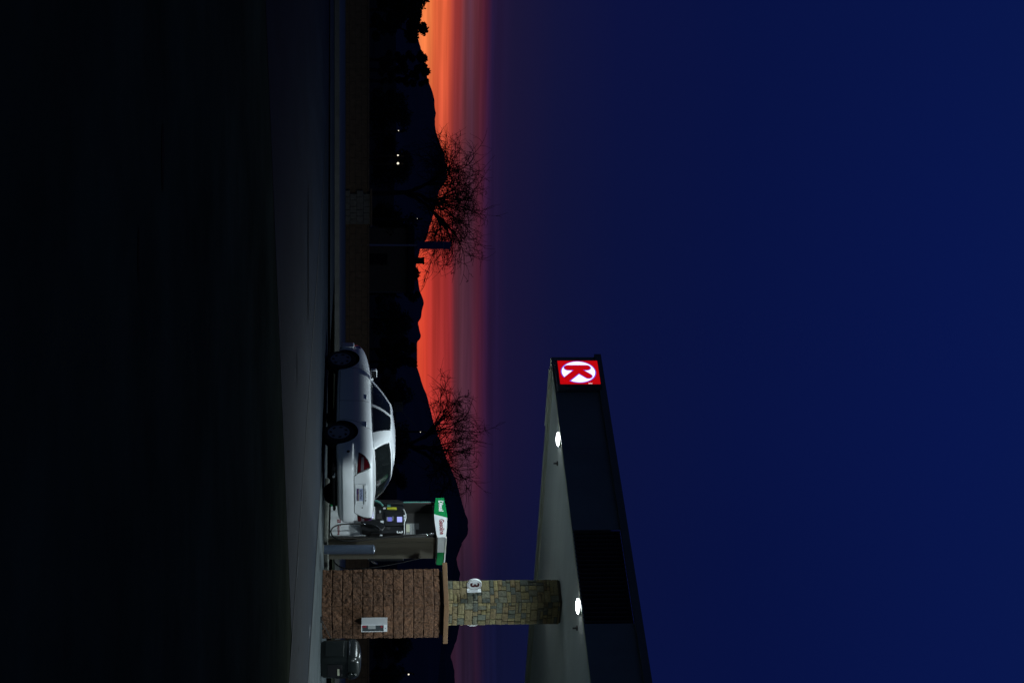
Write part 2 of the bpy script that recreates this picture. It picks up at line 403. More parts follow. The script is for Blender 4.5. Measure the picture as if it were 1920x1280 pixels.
# gentle dark rise before the hills
hill('scrub_rise', [(-300, 738), (0, 741), (200, 744), (400, 738), (640, 742), (900, 744), (1100, 745), (1400, 742)], 420, M['desert'], 4, depth=150)

# ------------------------------------------------------------------ trees
def leaf_crown(b, c, rx, rz, n, size, rnd):
    for _ in range(n):
        while True:
            d = Vector((rnd.uniform(-1, 1), rnd.uniform(-1, 1), rnd.uniform(-1, 1)))
            if d.length <= 1: break
        l = d.length; d = d*(l**-.35 if l > 0 else 1)
        g = .75+.5*noise.noise(d*2.3+Vector((c[0], c[1], 0)))
        p = Vector(c)+Vector((d.x*rx*g, d.y*rx*g, d.z*rz*g))
        a = Vector((rnd.gauss(0, 1), rnd.gauss(0, 1), rnd.gauss(0, 1))).normalized(); q = a.orthogonal().normalized()
        s = size*rnd.uniform(.5, 1.3)
        b.add([p-a*s, p+q*s*.5, p+a*s, p-q*s*.5], [(0, 1, 2, 3)])
def leafy_tree(x, y, top, width, label, seed, low=.12, gapy=1.):
    rnd = random.Random(seed); t = empty('leafy_tree', (x, y, 0), label=label, cat='tree', group='dark leafy trees beyond the block wall')
    b = MB(); h = top*.55; tips = []
    b.tube([(0, 0, -.2), (rnd.uniform(-.1, .1), 0, h*.5), (rnd.uniform(-.3, .3), 0, h)], .05*top**.7, 7, .03*top**.7)
    nl = 7
    for i in range(nl):
        a = i/nl*6.283+rnd.random(); z0 = h*rnd.uniform(.4, 1.)
        e = Vector((math.cos(a)*width*.36, math.sin(a)*width*.3, z0+top*rnd.uniform(.08, .33)))
        b.tube([(0, 0, z0), e*.5+Vector((0, 0, z0*.55)), e], .02*top**.7, 5, .008*top); tips.append(e)
    b.build('trunk', M['bark'], t)
    b = MB(); cl = []
    for i in range(15):
        a = rnd.random()*6.283; r_ = rnd.random()**.6*width*.38; zz = top*rnd.uniform(low+.12, .86)
        shrink = 1-.5*max(0, zz/top-.5)
        cl.append((math.cos(a)*r_*shrink, math.sin(a)*r_*shrink, zz))
    cl.append((rnd.uniform(-.1, .1)*width, 0, top*.9))
    for c in cl:
        rr = width*rnd.uniform(.17, .27); leaf_crown(b, c, rr, min(rr*.8, top-c[2]+.08*top), int(330*gapy), .016*top+.05, rnd)
    b.build('crown', M['leaf'], t)
def at(u, v, Y): return pos(u, v, Y)
TREES = [(-8, 806, 110, 60, 'dark bushy tree cut by the left edge, tallest at the far left'),
         (50, 807, 110, 52, 'dark round topped tree standing against the brightest orange glow'),
         (22, 796, 118, 50, 'dark low tree filling the gap between the two leftmost trees'),
         (112, 808, 140, 26, 'dark ragged treetop rising left of the thin round treetop on the slope'),
         (132, 815, 140, 26, 'dark narrow treetop standing above the hill slope at the left'),
         (152, 813, 145, 18, 'small dark round treetop at the right end of the slope clump'),
         (510, 789, 150, 46, 'dark ragged tree just right of the square chimney shape'),
         (551, 794, 160, 30, 'dark dome shaped tree before the first low hill peak'),
         (679, 786, 160, 34, 'dark low tree on the skyline above the car hood'),
         (655, 783, 170, 44, 'dark spreading tree on the skyline left of the car mirror'),
         (300, 772, 150, 90, 'broad black tree under the pair of distant white lights'),
         (215, 768, 150, 80, 'broad black tree below the left hill shoulder'),
         (420, 780, 150, 80, 'broad black tree behind the banner pole'),
         (600, 770, 160, 80, 'broad black tree under the twin small hill peaks'),
         (740, 772, 160, 70, 'black tree behind the roof of the white car'),
         (830, 768, 165, 80, 'black tree behind the rear window of the white car'),
         (905, 762, 170, 60, 'black tree left of the fuel pump'),
         (1210, 772, 165, 60, 'black tree beside the pillar and above the rubbish bin'),
         (1262, 758, 165, 50, 'black tree below the single light at the right edge')]
for i, (u, v, Y, wpx, lb) in enumerate(TREES):
    p = at(u, v, Y); leafy_tree(p.x, Y, p.z, wpx/F*Y*1.25, lb, 100+i)

def bare_tree(uc, ul, ur, vbase, vtop, Y, label, seed, n_limb=46, up=0., droop=.12, upright=0.):
    """limbs reach for points spread through a dome; twigs curve off them"""
    rnd = random.Random(seed); c0 = at(uc, vbase, Y); half = (ur-ul)/2/F*Y; ztop = at(uc, vtop, Y).z; cx = at((ul+ur)/2, vbase, Y).x-c0.x
    t = empty('bare_tree', (c0.x, Y, 0), label=label, cat='tree', group='bare desert trees by the wall')
    tr = MB(); tw = MB(); buds = MB(); zb = c0.z-.9; hgt = ztop-c0.z
    def curl(mb, p, d, L, r, n, sides, dr, wig, bend=.12):
        pts = [p]; q = p.copy(); d = d.normalized(); bx = Vector((rnd.gauss(0, bend), rnd.gauss(0, bend), rnd.gauss(0, bend)))
        for i in range(n):
            d = (d+bx+Vector((rnd.gauss(0, wig), rnd.gauss(0, wig), rnd.gauss(0, wig)-dr))).normalized()
            q = q+d*L/n; pts.append(q.copy())
        mb.tube(pts, r, sides, r*.4, cap=False); return pts
    tp = [Vector((0, 0, -.1)), Vector((.03, 0, zb*.5)), Vector((-.02, 0, zb))]; tr.tube(tp, .13, 8, .09)
    stems = []
    for i in range(6):
        a = i*2.399+.4; e = Vector((cx*.4+math.cos(a)*half*.38, math.sin(a)*half*.3, c0.z+hgt*(.15+.15*rnd.random())))
        m = Vector((e.x*.25, e.y*.25, (zb+e.z)/2+.2)); st_ = []
        for k in range(9):
            s = k/8; st_.append(tp[2]*(1-s)**2+m*2*s*(1-s)+e*s*s+Vector((noise.noise((k*.6, i, seed))*.12, 0, noise.noise((k*.6, i, seed+9))*.1)))
        tr.tube(st_, .075, 6, .035); stems.append(st_)
    for i in range(n_limb):
        fr = ((i+.5)/n_limb)**.5; a = i*2.39996
        ex = math.cos(a)*fr; ey = math.sin(a)*fr
        ez = (1-fr**4)**.5*rnd.uniform(.2, .92)
        e = Vector((cx+ex*half*.9, ey*half*.8, c0.z+hgt*ez+up*hgt*abs(ex)+rnd.uniform(-.1, .1)-.05))
        st_ = min(stems, key=lambda q: (q[-1]-e).length); k0 = rnd.randint(4, 8); p = st_[k0]
        m = p.lerp(e, .5)+Vector((rnd.gauss(0, .15), rnd.gauss(0, .15), .25+.3*fr*(1-upright)))
        pts = []
        for k in range(10):
            s = k/9; pts.append(p*(1-s)**2+m*2*s*(1-s)+e*s*s+Vector((noise.noise((k*.8, i*1.7, seed)), noise.noise((k*.8, i*2.7, seed)), noise.noise((k*.8, i*3.7, seed))))*.1*s)
        tr.tube(pts, .026, 5, .012, cap=False)
        for j in range(5):
            k = rnd.randint(4, 9); q = pts[k]; dd = (pts[k]-pts[k-1]).normalized()
            d2 = dd*(.8+upright)+Vector((rnd.gauss(0, .75), rnd.gauss(0, .6), rnd.gauss(.12+upright*.5, .55)))
            p2 = curl(tw, q, d2, rnd.uniform(.45, 1.15)*half*.5, .0115, 10, 4, droop*.45, .07, .13)
            for l in range(4):
                k2 = rnd.randint(1, 7); q2 = p2[k2]; dd = (p2[k2]-p2[k2-1]).normalized()
                d3 = dd+Vector((rnd.gauss(0, .7), rnd.gauss(0, .7), rnd.gauss(0, .6)))
                p3 = curl(tw, q2, d3, rnd.uniform(.3, 1.)*half*.32, .009, 8, 3, droop*.9, .1, .21)
                if rnd.random() < .45:
                    k3 = rnd.randint(1, 5); d4 = (p3[k3]-p3[k3-1]).normalized()+Vector((rnd.gauss(0, .7), rnd.gauss(0, .7), rnd.gauss(-.1, .6)))
                    p4 = curl(tw, p3[k3], d4, rnd.uniform(.3, .8)*half*.16, .0065, 4, 3, droop, .25)
                    if rnd.random() < .5:
                        for pp in p4[1:]:
                            s = rnd.uniform(.015, .026); buds.add([pp+Vector((-s, 0, 0)), pp+Vector((0, 0, s)), pp+Vector((s, 0, 0)), pp+Vector((0, 0, -s)), pp+Vector((0, s, 0))], [(0, 1, 4), (1, 2, 4), (2, 3, 4), (3, 0, 4), (0, 3, 2, 1)])
    tr.build('trunk', M['bark'], t); tw.build('twigs', M['bark'], t); sp_o = buds.build('seed_pods', M['bark'], t); sp_o['kind'] = 'stuff'
bare_tree(362, 240, 520, 800, 910, 72., 'wide leafless tree with drooping twigs left of the banner pole', 5, 66, 0, .15)
bare_tree(835, 700, 950, 800, 905, 72., 'leafless tree with upswept twigs rising behind the white car', 11, 38, .0, -.01, .35)

# ------------------------------------------------------------------ far street objects
def street():
    Y = 66.5
    p = at(460, 845, Y); q = at(460, 795, Y)
    t = empty('banner_pole', (p.x, Y, 0), label='pale slim pole carrying a narrow blue banner against the glow', cat='sign pole')
    b = MB(); b.tube([(0, 0, -.1), (0, 0, q.z)], .035, 10); b.build('pole', M['post'], t)
    b = MB(); w_ = .135; b.box(-w_, w_, -.05, .05, q.z-.25, p.z); b.build('banner', M['banner'], t, bevel=.01)
    b = MB(); b.box(-w_-.02, w_+.02, -.06, .06, (p.z*.72+q.z*.28)-.012, (p.z*.72+q.z*.28)+.012); b.build('bracket', M['post'], t)
    for (u, v, Y, s, lb) in [(247, 747, 105, .025, 'leftmost tiny white light among the dark far trees'), (293, 746, 105, .045, 'upper of the two close bright lights under the left hill'),
                             (308, 746, 105, .065, 'brighter right light of the close pair under the left hill'), (411, 782, 130, .022, 'faint tiny light left of the banner pole'),
                             (809, 788, 130, .026, 'faint tiny light above the roof of the white car'), (1261, 766, 130, .055, 'warm small light at the far right beyond the rubbish bin')]:
        p = at(u, v, Y)
        t = empty('street_lamp', (p.x, Y, 0), label=lb, cat='street lamp', group='distant lit street lamps')
        b = MB(); b.tube([(0, 0, -.5), (0, 0, p.z+.2), (0, -.5, p.z+.35)], .07, 6); b.build('pole', M['bark'], t)
        b = MB(); b.lathe([(.02, -s), (s*.9, -s*.6), (s, 0), (s*.7, s*.7), (.02, s)], 12, (0, -.5, p.z)); b.build('lamp', M['farlamp'], t)
    # dim board with a slanting rod above the car roof
    Y = 67.5; p = at(762, 747, Y)
    t = empty('roadside_sign', (p.x, Y, 0), label='small dim brown lattice board with a slanting rod above the car roof', cat='sign')
    b = MB()
    for k in range(5): b.box(-.16+k*.075, -.115+k*.075, -.02, .02, p.z-.16, p.z+.16)
    for k in range(4): b.box(-.17, .2, -.025, .025, p.z-.16+k*.095, p.z-.13+k*.095)
    b.build('board', M['wallblock2'], t)
    b = MB(); b.tube([(0, 0, 0), (0, 0, p.z-.15)], .03, 8); b.build('post', M['wallblock'], t)
    q = at(797, 779, Y); b = MB(); b.tube([(.1, 0, p.z+.05), (q.x-p.x, 0, q.z)], .012, 6); b.build('rod', M['wallblock2'], t)
    # squat block on the skyline
    Y = 150; p = at(489, 795.5, Y); t = empty('flat_roofed_hut', (p.x, Y, 0), label='small black square topped hut breaking the orange skyline', cat='hut')
    b = MB(); b.box(-.24, .24, -.2, .2, p.z-.9, p.z-.12); b.build('chimney', M['bark'], t)
    b = MB(); b.box(-.3, .3, -.26, .26, p.z-.12, p.z); b.build('chimney_cap', M['bark'], t)
    b = MB(); b.prism([(-3, p.z-1.4), (3, p.z-1.4), (2.4, p.z-.85), (-2.4, p.z-.85)], 'y', -2, 2); b.build('roof', M['bark'], t)
    b = MB(); b.box(-2.6, 2.6, -1.7, 1.7, -.2, p.z-1.4); b.build('wall', M['wallblock'], t)
    b = MB(); b.box(-.5, .4, -1.74, -1.7, 0, 2.); b.build('door', M['dark'], t)
street()

# ------------------------------------------------------------------ canopy
ZS = 4.74; TH = 1.05
def canopy():
    t = empty('pump_canopy', C0, RZ, label='large flat canopy over the pumps with pale soffit and dark fascia', cat='canopy')
    L_ = 17.; W_ = 12.5
    # soffit planks
    b = MB(); y = .14
    while y < W_-.2:
        b.box(.14, L_-.14, y, min(y+.398, W_-.14), ZS+.03, ZS+.06); y += .4
    b.build('soffit', M['soffit'], t)
    b = MB(); b.box(0, .02, 0.02, W_, ZS-.012, ZS+.2); b.box(.02, .14, .14, W_, ZS+.0, ZS+.024); b.box(.02, L_, .02, .14, ZS, ZS+.024)
    b.box(.34, .40, .14, W_-.14, ZS+.012, ZS+.029)
    b.build('soffit_trim', M['trim'], t)
    # flashing pieces hanging on the end edge
    for q in ((-.05, -.004, .35, 1.9, ZS-.03, ZS+.22), (-.06, -.004, 7.3, 12.5, ZS-.04, ZS+.2)):
        b = MB(); b.box(*q); b.build('gutter_flashing', M['trim'], t, bevel=.008)
    x1, x2 = 5.21, 7.60
    for a, c in ((.0, 2.9), (2.903, x1-.0), (x2, 9.6), (9.603, 12.8), (12.803, L_)):
        b = MB(); b.box(a, c, -.0, .018, ZS, ZS+TH-.14); b.build('fascia_panel', M['fascia'], t)
    b = MB(); b.box(0.0, .018, .02, W_, ZS+.2, ZS+TH-.14); b.box(0, L_, W_-.02, W_, ZS, ZS+TH-.14); b.box(L_-.02, L_, .02, W_-.02, ZS, ZS+TH-.14); b.build('end_fascia', M['fascia'], t)
    # recessed ribbed louvre
    b = MB(); b.box(x1, x2, .09, .1, ZS, ZS+TH-.14)
    n = 22
    for k in range(n):
        a = x1+(x2-x1)*k/n; w_ = (x2-x1)/n
        b.prism([(a+.0, .03), (a+w_*.5, .0), (a+w_*.62, .09), (a, .09)], 'z', ZS+.01, ZS+TH-.15)
    b.build('ribbed_louvre', M['louver'], t)
    b = MB(); b.box(-.03, L_, -.06, .04, ZS+TH-.14, ZS+TH); b.box(-.03, .05, .04, W_, ZS+TH-.14, ZS+TH-.0)
    b.build('parapet_cap', M['cap'], t)
    b = MB(); b.box(.02, L_-.02, .1, W_-.02, ZS+TH-.34, ZS+TH-.3); b.build('roof_deck', M['steeldark'], t)
    # sprinkler-like sensors on the soffit
    for a, c in ((2.22, 1.0), (6.78, .98)):
        b = MB(); b.lathe([(.05, 0), (.05, -.02), (.02, -.03), (.015, -.09)], 12, (a, c, ZS+.028)); b.build('sensor', M['plastic_black'], t)
canopy()

def ceiling_light(a, c, lb, power):
    t = empty('canopy_light', K(a, c, ZS), RZ, label=lb, cat='ceiling light', group='round lamps in the canopy soffit')
    b = MB(); b.lathe([(.165, .028), (.165, .005), (.145, -.013)], 32); b.build('housing', M['trim'], t, smooth=True)
    b = MB(); b.lathe([(.14, -.012), (.13, -.028), (.09, -.042), (.04, -.05), (.002, -.052)], 32); b.build('lens', M['lens'], t, smooth=True)
    ld = bpy.data.lights.new('lamp', 'SPOT'); ld.energy = power; ld.spot_size = R(176); ld.spot_blend = .62; ld.shadow_soft_size = .12; ld.color = (.8, .95, 1.)
    lo = bpy.data.objects.new('lamp', ld); COL.objects.link(lo); lo.parent = t; lo.location = (0, 0, -.1)
LA = [(2.29, .29), (6.85, .33)]
ceiling_light(*LA[0], 'round glowing lamp in the soffit nearer the red sign', 450)
ceiling_light(*LA[1], 'round glowing lamp in the soffit right of the stone column', 450)
ceiling_light(2.29, 4.9, 'round glowing lamp hidden behind the stone column', 450)
ceiling_light(6.85, 4.9, 'round glowing lamp further in, right of the picture', 450)
ceiling_light(11.4, .33, 'round glowing lamp of the front row outside the picture', 450)

def k_sign():
    c = K(.76, 0, ZS+.09)
    t = empty('illuminated_sign', c, RZ, label='square red lit sign with white disc and red letter on the canopy corner', cat='sign')
    w_, h_ = .405, .84; d = .2
    b = MB(); b.box(-w_, w_, -d, -.003, -.06, h_+.02); b.build('box', M['signside'], t, bevel=.008)
    b = MB(); b.box(-w_+.025, w_-.025, -d-.006, -d+.002, 0, h_-.01); b.build('face', M['signred'], t)
    cx, cz, rad = -.008, h_*.485, .335
    def S(x, y): return (cx+x*rad*1.0, cz+y*rad*1.03)
    def disc(r_, y0, y1, m, nm):
        b = MB(); b.prism([S(r_*math.cos(a*6.2832/64), r_*math.sin(a*6.2832/64)) for a in range(64)], 'y', y0, y1); return b.build(nm, m, t)
    disc(1.06, -d-.008, -d-.005, M['signfringe'], 'disc_fringe')  # violet glow round disc and letter imitates colour fringing of the lit face
    disc(1.0, -d-.011, -d-.007, M['signwhite'], 'disc')
    def arc(c_, r_, a0, a1, n=10): return [(c_[0]+r_*math.cos(R(a0+(a1-a0)*i/n)), c_[1]+r_*math.sin(R(a0+(a1-a0)*i/n))) for i in range(n+1)]
    def letter(g, y0, y1, m, nm):
        b = MB(); k = .0
        sx0, sx1 = -.62-g, -.17+g; sr = (sx1-sx0)/2; scx = (sx0+sx1)/2
        stem = arc((scx, .52), sr, 0, 180)+arc((scx, -.60), sr, 180, 360)
        b.prism([S(*q) for q in stem], 'y', y0, y1)
        # arms as thick strokes with a shared elbow
        def stroke(p, q, wd, round_end, z0, z1):
            p = Vector(p); q = Vector(q); dd = (q-p).normalized(); n_ = Vector((-dd.y, dd.x)); ang = math.degrees(math.atan2(dd.y, dd.x))
            poly = [p-n_*wd, q-n_*wd]
            if round_end: poly += [Vector(a_) for a_ in arc(q, wd, ang-90, ang+90)][1:-1]
            poly += [q+n_*wd, p+n_*wd]
            b.prism([S(a_.x, a_.y) for a_ in poly], 'y', z0, z1)
        stroke((-.30, -.14), (.43, .56), .215+g, True, y0-.0004, y1)
        stroke((-.30, .14), (.70, -.72) if g else (.84, -.86), .215+g, False, y0-.0008, y1)
        return b.build(nm, m, t)
    letter(.045, -d-.0135, -d-.010, M['signfringe'], 'letter_fringe')
    letter(.0, -d-.017, -d-.0125, M['signred'], 'letter')
    b = MB(); b.box(.27, .36, -d-.012, -d-.007, .6, .612) if False else b.box(.36, .37, -d-.0075, -d-.0062, .58, .66); b.build('maker_tag', M['signwhite'], t)
k_sign()

# ------------------------------------------------------------------ column
PC = Vector((5.235, 36.3, 0))
def column():
    rnd = random.Random(3)
    t = empty('stone_column', PC, RZ, label='square stone column on a broad brown block base under the canopy', cat='column')
    # split block base: each face a rough grid with joint grooves
    hx, hy, H_ = .50, .45, 2.33; ch = H_/11.6
    b = MB(); tones = []
    sides = [((-hx, -hy), (1, 0), 2*hx, (0, -1)), ((hx, -hy), (0, 1), 2*hy, (1, 0)), ((hx, hy), (-1, 0), 2*hx, (0, 1)), ((-hx, hy), (0, -1), 2*hy, (-1, 0))]
    for si, (o, d, L_, n_) in enumerate(sides):
        nx = int(L_/.014); nz = int(H_/.014); vs = []
        for iz in range(nz+1):
            z = H_*iz/nz; row = int(z/ch); fz = (z/ch) % 1
            rr = random.Random(row*7); offs = [0, .62, .31, .8, .15, .5][row % 6]
            for ix in range(nx+1):
                s = L_*ix/nx; bl = .42
                fx = ((s+si*1.3)/bl+offs) % 1; bi = int((s+si*1.3)/bl+offs)
                dz = min(fz, 1-fz)*ch; dx = min(fx, 1-fx)*bl
                g = min(1., min(dz/.013, .35+dx/.01)); 
                px, py = o[0]+d[0]*s, o[1]+d[1]*s
                nv = noise.fractal(Vector((px*9, py*9, z*9+bi)), 1., 2., 4)*.021+noise.noise((px*3, py*3, z*3+bi*5))*.008
                edge = min(s, L_-s); 
                off = (.016+nv)*g-.012*(1-g)
                if edge < .001: off = (.008+nv)*g-.004
                if edge < .001:
                    cx_ = 1 if px > 0 else -1; cy_ = 1 if py > 0 else -1
                    q = (px+cx_*off*.7, py+cy_*off*.7, z)
                else: q = (px+n_[0]*off, py+n_[1]*off, z)
                vs.append(q)
                tb = .85+.3*noise.noise((bi*3.7+si, row*5.1, 0)); base = (.12, .055, .026)
                tones.append(tuple(c*tb*(.45+.55*g) for c in base))
        w_ = nx+1
        b.add(vs, [(i*w_+j, i*w_+j+1, (i+1)*w_+j+1, (i+1)*w_+j) for i in range(nz) for j in range(nx)])
    o0 = len(b.v); b.add([(-hx, -hy, H_-.01), (hx, -hy, H_-.01), (hx, hy, H_-.01), (-hx, hy, H_-.01)], [(0, 1, 2, 3)]); tones += [(.1, .06, .04)]*4
    b.build('block_base', M['brick'], t, smooth=False, tones=tones)
    b = MB(); b.box(-hx+.03, hx-.03, -hy+.03, hy-.03, H_-.01, H_+.07); b.build('recess', M['blackgap'], t)  # black colour stands in for the cap slab's shadow in this gap
    b = MB(); b.box(-hx-.1, hx+.1, -hy-.09, hy+.09, H_+.07, H_+.165); b.build('cap_slab', M['capwood'], t, bevel=.008)
    # ledge stone shaft
    z0 = H_+.165; z1 = ZS; s_ = .30
    b = MB(); b.box(-s_, s_, -s_, s_, z0, z1+.02); b.build('mortar_core', M['mortar'], t)
    b = MB(); tones = []
    pal = [(.36, .30, .13), (.31, .27, .13), (.17, .19, .14), (.22, .22, .15), (.33, .25, .12), (.14, .16, .13), (.28, .22, .11), (.34, .29, .14)]
    def stone(u0, u1, z_0, z_1, si, tone):
        o, d, n_ = [((-s_, -s_), (1, 0), (0, -1)), ((s_, -s_), (0, 1), (1, 0)), ((s_, s_), (-1, 0), (0, 1)), ((-s_, s_), (0, -1), (-1, 0))][si]
        prot = rnd.uniform(.012, .042); ins = .009
        nu = max(2, int((u1-u0)/.03)); nz_ = max(2, int((z_1-z_0)/.03)); vs = []
        for iz in range(nz_+1):
            for iu in range(nu+1):
                a = u0+(u1-u0)*iu/nu; c = z_0+(z_1-z_0)*iz/nz_
                e = (iu in (0, nu)) or (iz in (0, nz_))
                jit = .006*noise.noise((a*23, c*23, si*3.)); 
                if e:
                    pr = prot*.75
                    if iu == 0: a += .004
                    if iu == nu: a -= .004
                else: pr = prot+.006*noise.noise((a*31, c*31, si))
                vs.append((o[0]+d[0]*a+n_[0]*(pr+jit), o[1]+d[1]*a+n_[1]*(pr+jit), c+jit*.8))
        w_ = nu+1; base = len(vs)
        fs = [(i*w_+j, i*w_+j+1, (i+1)*w_+j+1, (i+1)*w_+j) for i in range(nz_) for j in range(nu)]
        ring = [j for j in range(w_)]+[i*w_+nu for i in range(1, nz_+1)]+[nz_*w_+j for j in range(nu-1, -1, -1)]+[i*w_ for i in range(nz_-1, 0, -1)]
        back = []
        for r_ in ring:
            x, y, z = vs[r_]; dd = (x-o[0])*n_[0]+(y-o[1])*n_[1]; back.append((x-n_[0]*(dd+.01), y-n_[1]*(dd+.01), z))
        m_ = len(ring); vs += back
        fs += [(ring[i], base+i, base+(i+1) % m_, ring[(i+1) % m_]) for i in range(m_)]
        b.add(vs, fs); tones.extend([tone]*len(vs))
    for si in range(4):
        z = z0+.005; row = 0
        while z < z1-.03:
            h_ = min(rnd.choice([.085, .1, .12, .14, .165]), z1-z-.002)
            u_ = 0.-.012; last = 2*s_+.012
            while u_ < last-.02:
                w_ = rnd.choice([.08, .12, .17, .2, .24, .3]); u1 = min(u_+w_, last)
                if last-u1 < .06: u1 = last
                tn = rnd.choice(pal); k = rnd.uniform(.75, 1.15); tn = tuple(c*k*.56 for c in tn)
                if h_ > .11 and rnd.random() < .25:
                    hh = z+h_*rnd.uniform(.35, .6); stone(u_+.0085, u1-.0085, z+.006, hh-.006, si, tn)
                    tn2 = tuple(c*.52 for c in rnd.choice(pal)); stone(u_+.0085, u1-.0085, hh+.006, z+h_-.006, si, tn2)
                else: stone(u_+.0085, u1-.0085, z+.006, z+h_-.006, si, tn)
                u_ = u1
            z += h_; row += 1
    b.build('stone_facing', M['stone'], t, tones=tones)
    return z0
column()

def number_sign(side, lb):
    sg = -1 if side < 0 else 1
    c = PC+E2*(sg*.33)+Vector((0, 0, 3.02))
    t = empty('pump_number_sign', c, RZ, label=lb, cat='number sign', group='round number signs on the stone column')
    b = MB(); b.box(-.15 if False else -.14, .14, -.012 if sg > 0 else -.0, .0 if sg > 0 else .012, -.15, .15)
    b = MB(); y0, y1 = sorted((0, sg*.022)); b.box(-.05, .05, y0, y1, -.14, .14); b.build('mount_plate', M['white'], t, bevel=.004)
    b = MB(); ya, yb = .02*sg, .14*sg
    b.prism([(ya, -.1), (ya, .1), (ya+sg*.025, .07), (yb, .055), (yb, -.055), (ya+sg*.025, -.07)], 'x', -.012, .012); b.build('arm', M['white'], t)
    cy = sg*.19; r_ = .15
    b = MB(); b.lathe([(r_-.004, -.02), (r_, -.015), (r_, .015), (r_-.004, .02)], 40, (0, cy, 0), 'x'); b.build('disc', M['white'], t)
    b = MB(); n = 40
    for s0, s1 in ((.0205, .0225), (-.0225, -.0205)):
        vs = []
        for k in range(n):
            a = k/n*6.2832
            for rr, xx in ((.125, s1 if s0 > 0 else s0), (.132, s1 if s0 > 0 else s0)): vs.append((xx, cy+rr*math.cos(a), rr*math.sin(a)))
        b.add(vs, [(2*k, 2*k+1, (2*k+3) % (2*n), (2*k+2) % (2*n)) for k in range(n)])
    b.build('ring', M['darkred'], t)
    text('figure', '3', .24, M['darkred'], t, face_mtx((.023, cy, 0), (0, 1, 0)), .0015, xs=1.1, bold=.035)
number_sign(-1, 'round white sign reading 3 on the left side of the stone column')
number_sign(1, 'round white sign mostly hidden behind the right side of the stone column')

def dispenser():
    # hangs on the block base face that looks toward the camera
    c = PC+E1*.53+E2*.0
    u0 = 1155; 
    z0 = CH+(677-HZ)/97.5; z1 = CH+(726.5-HZ)/97.5
    t = empty('towel_dispenser', c+E2*(-.17), RZ, label='white paper towel box with clear window hung on the brown block base', cat='dispenser')
    x0, x1, y0, y1 = -.0, .2, -.0, .2
    b = MB(); b.box(x0, x1-.012, y0, y1, z0, z1); b.build('case', M['white'], t, bevel=.006)
    b = MB(); b.box(x1-.012, x1, y0, y0+.014, z0, z1); b.box(x1-.012, x1, y1-.014, y1, z0, z1); b.box(x1-.012, x1, y0+.014, y1-.014, z0, z0+.014); b.box(x1-.012, x1, y0+.014, y1-.014, z1-.07, z1)
    b.build('front_frame', M['white'], t)
    b = MB(); b.box(x1-.011, x1-.006, y0+.014, y1-.014, z0+.014, z1-.07); b.build('window', mat('smoked_cover', (.05, .06, .065), .25), t)
    for q in ((y0+.02, y0+.08, z0+.02, z0+.1), (y0+.03, y0+.09, z1-.13, z1-.09)):
        b = MB(); b.box(x1-.006, x1-.003, *q); b.build('red_sticker', M['redtext'], t)
    b = MB(); b.box(x1-.006, x1-.003, y0+.02, y0+.12, z0+.13, z0+.28); b.build('towel', M['paper'], t)
    b = MB(); b.lathe([(.009, 0), (.009, .006)], 12, (x1, (y0+y1)/2, z1-.035), 'x'); b.build('lock', M['plastic_black'], t)
dispenser()

def rubbish_bin():
    c = Vector((6.13, 35.15, 0))
    t = empty('rubbish_bin', c, RZ, label='black domed rubbish bin beside the brown block pillar', cat='bin')
    s_ = .29
    def rr(s, z, n=6, k=.1): 
        pts = []
        for (cx_, cy_, a0) in ((s-k, s-k, 0), (-s+k, s-k, 90), (-s+k, -s+k, 180), (s-k, -s+k, 270)):
            for i in range(n+1): a = R(a0+90*i/n); pts.append((cx_+k*math.cos(a), cy_+k*math.sin(a), z))
        return pts
    def loft(rings, nm, m, par):
        b = MB(); n = len(rings[0]); vs = [p for r_ in rings for p in r_]
        fs = [(i*n+j, i*n+(j+1) % n, (i+1)*n+(j+1) % n, (i+1)*n+j) for i in range(len(rings)-1) for j in range(n)]+[tuple(range(n-1, -1, -1)), tuple(range((len(rings)-1)*n, len(rings)*n))]
        b.add(vs, fs); o = b.build(nm, m, par, smooth=True); es = o.modifiers.new('e', 'EDGE_SPLIT'); es.split_angle = R(40); return o
    loft([rr(s_-.03, 0), rr(s_-.028, .03), rr(s_-.01, .06), rr(s_, .3), rr(s_, .55)], 'body', M['bin'], t)
    loft([rr(s_+.012, .535), rr(s_+.018, .56), rr(s_+.016, .60), rr(s_+.004, .67), rr(s_-.03, .73), rr(s_-.09, .765, k=.12), rr(s_-.17, .78, k=.1)], 'hood', M['bin'], t)
    b = MB(); b.box(-s_*.62, s_*.62, -s_-.024, -s_-.012, .555, .575); b.build('hood_lip', M['chrome'], t, bevel=.004)
    b = MB(); b.box(s_+.002, s_+.012, -.16, .17, .14, .42); b.build('flap', M['blackgap'], t, bevel=.01)
    b = MB(); b.box(s_+.012, s_+.016, -.05, .13, .33, .37); b.build('label', M['cream'], t)
    b = MB(); b.box(-.2, .2, -s_-.012, -s_+.004, .1, .46); b.build('side_panel', M['bin'], t, bevel=.01)
    for k in (0, 1):
        b = MB(); b.lathe([(.05, 0), (.055, .02), (.03, .035)], 16, (s_+.02, .1-.0, .6+.07*k-.02), 'x'); b.build('bucket', M['chrome'] if False else M['bin'], t, smooth=True)
rubbish_bin()
p = Vector((5.55, 34.6, .02)); 
b = MB(); q0 = pos(1197, 621, 35.05); q1 = pos(1162, 602.5, 34.9); q1.z = .03
b.tube([q0, q1], .009, 8)
t = empty('squeegee', q1, 0, label='thin black rod leaning from the rubbish bin to the foot of the pillar', cat='squeegee')
o = b.build('handle', M['plastic_black'], t); o.location = -q1
b = MB(); b.box(q1.x-.07, q1.x+.05, q1.y-.02, q1.y+.02, .008, .035); o = b.build('blade', M['plastic_black'], t, bevel=.005); o.location = -q1

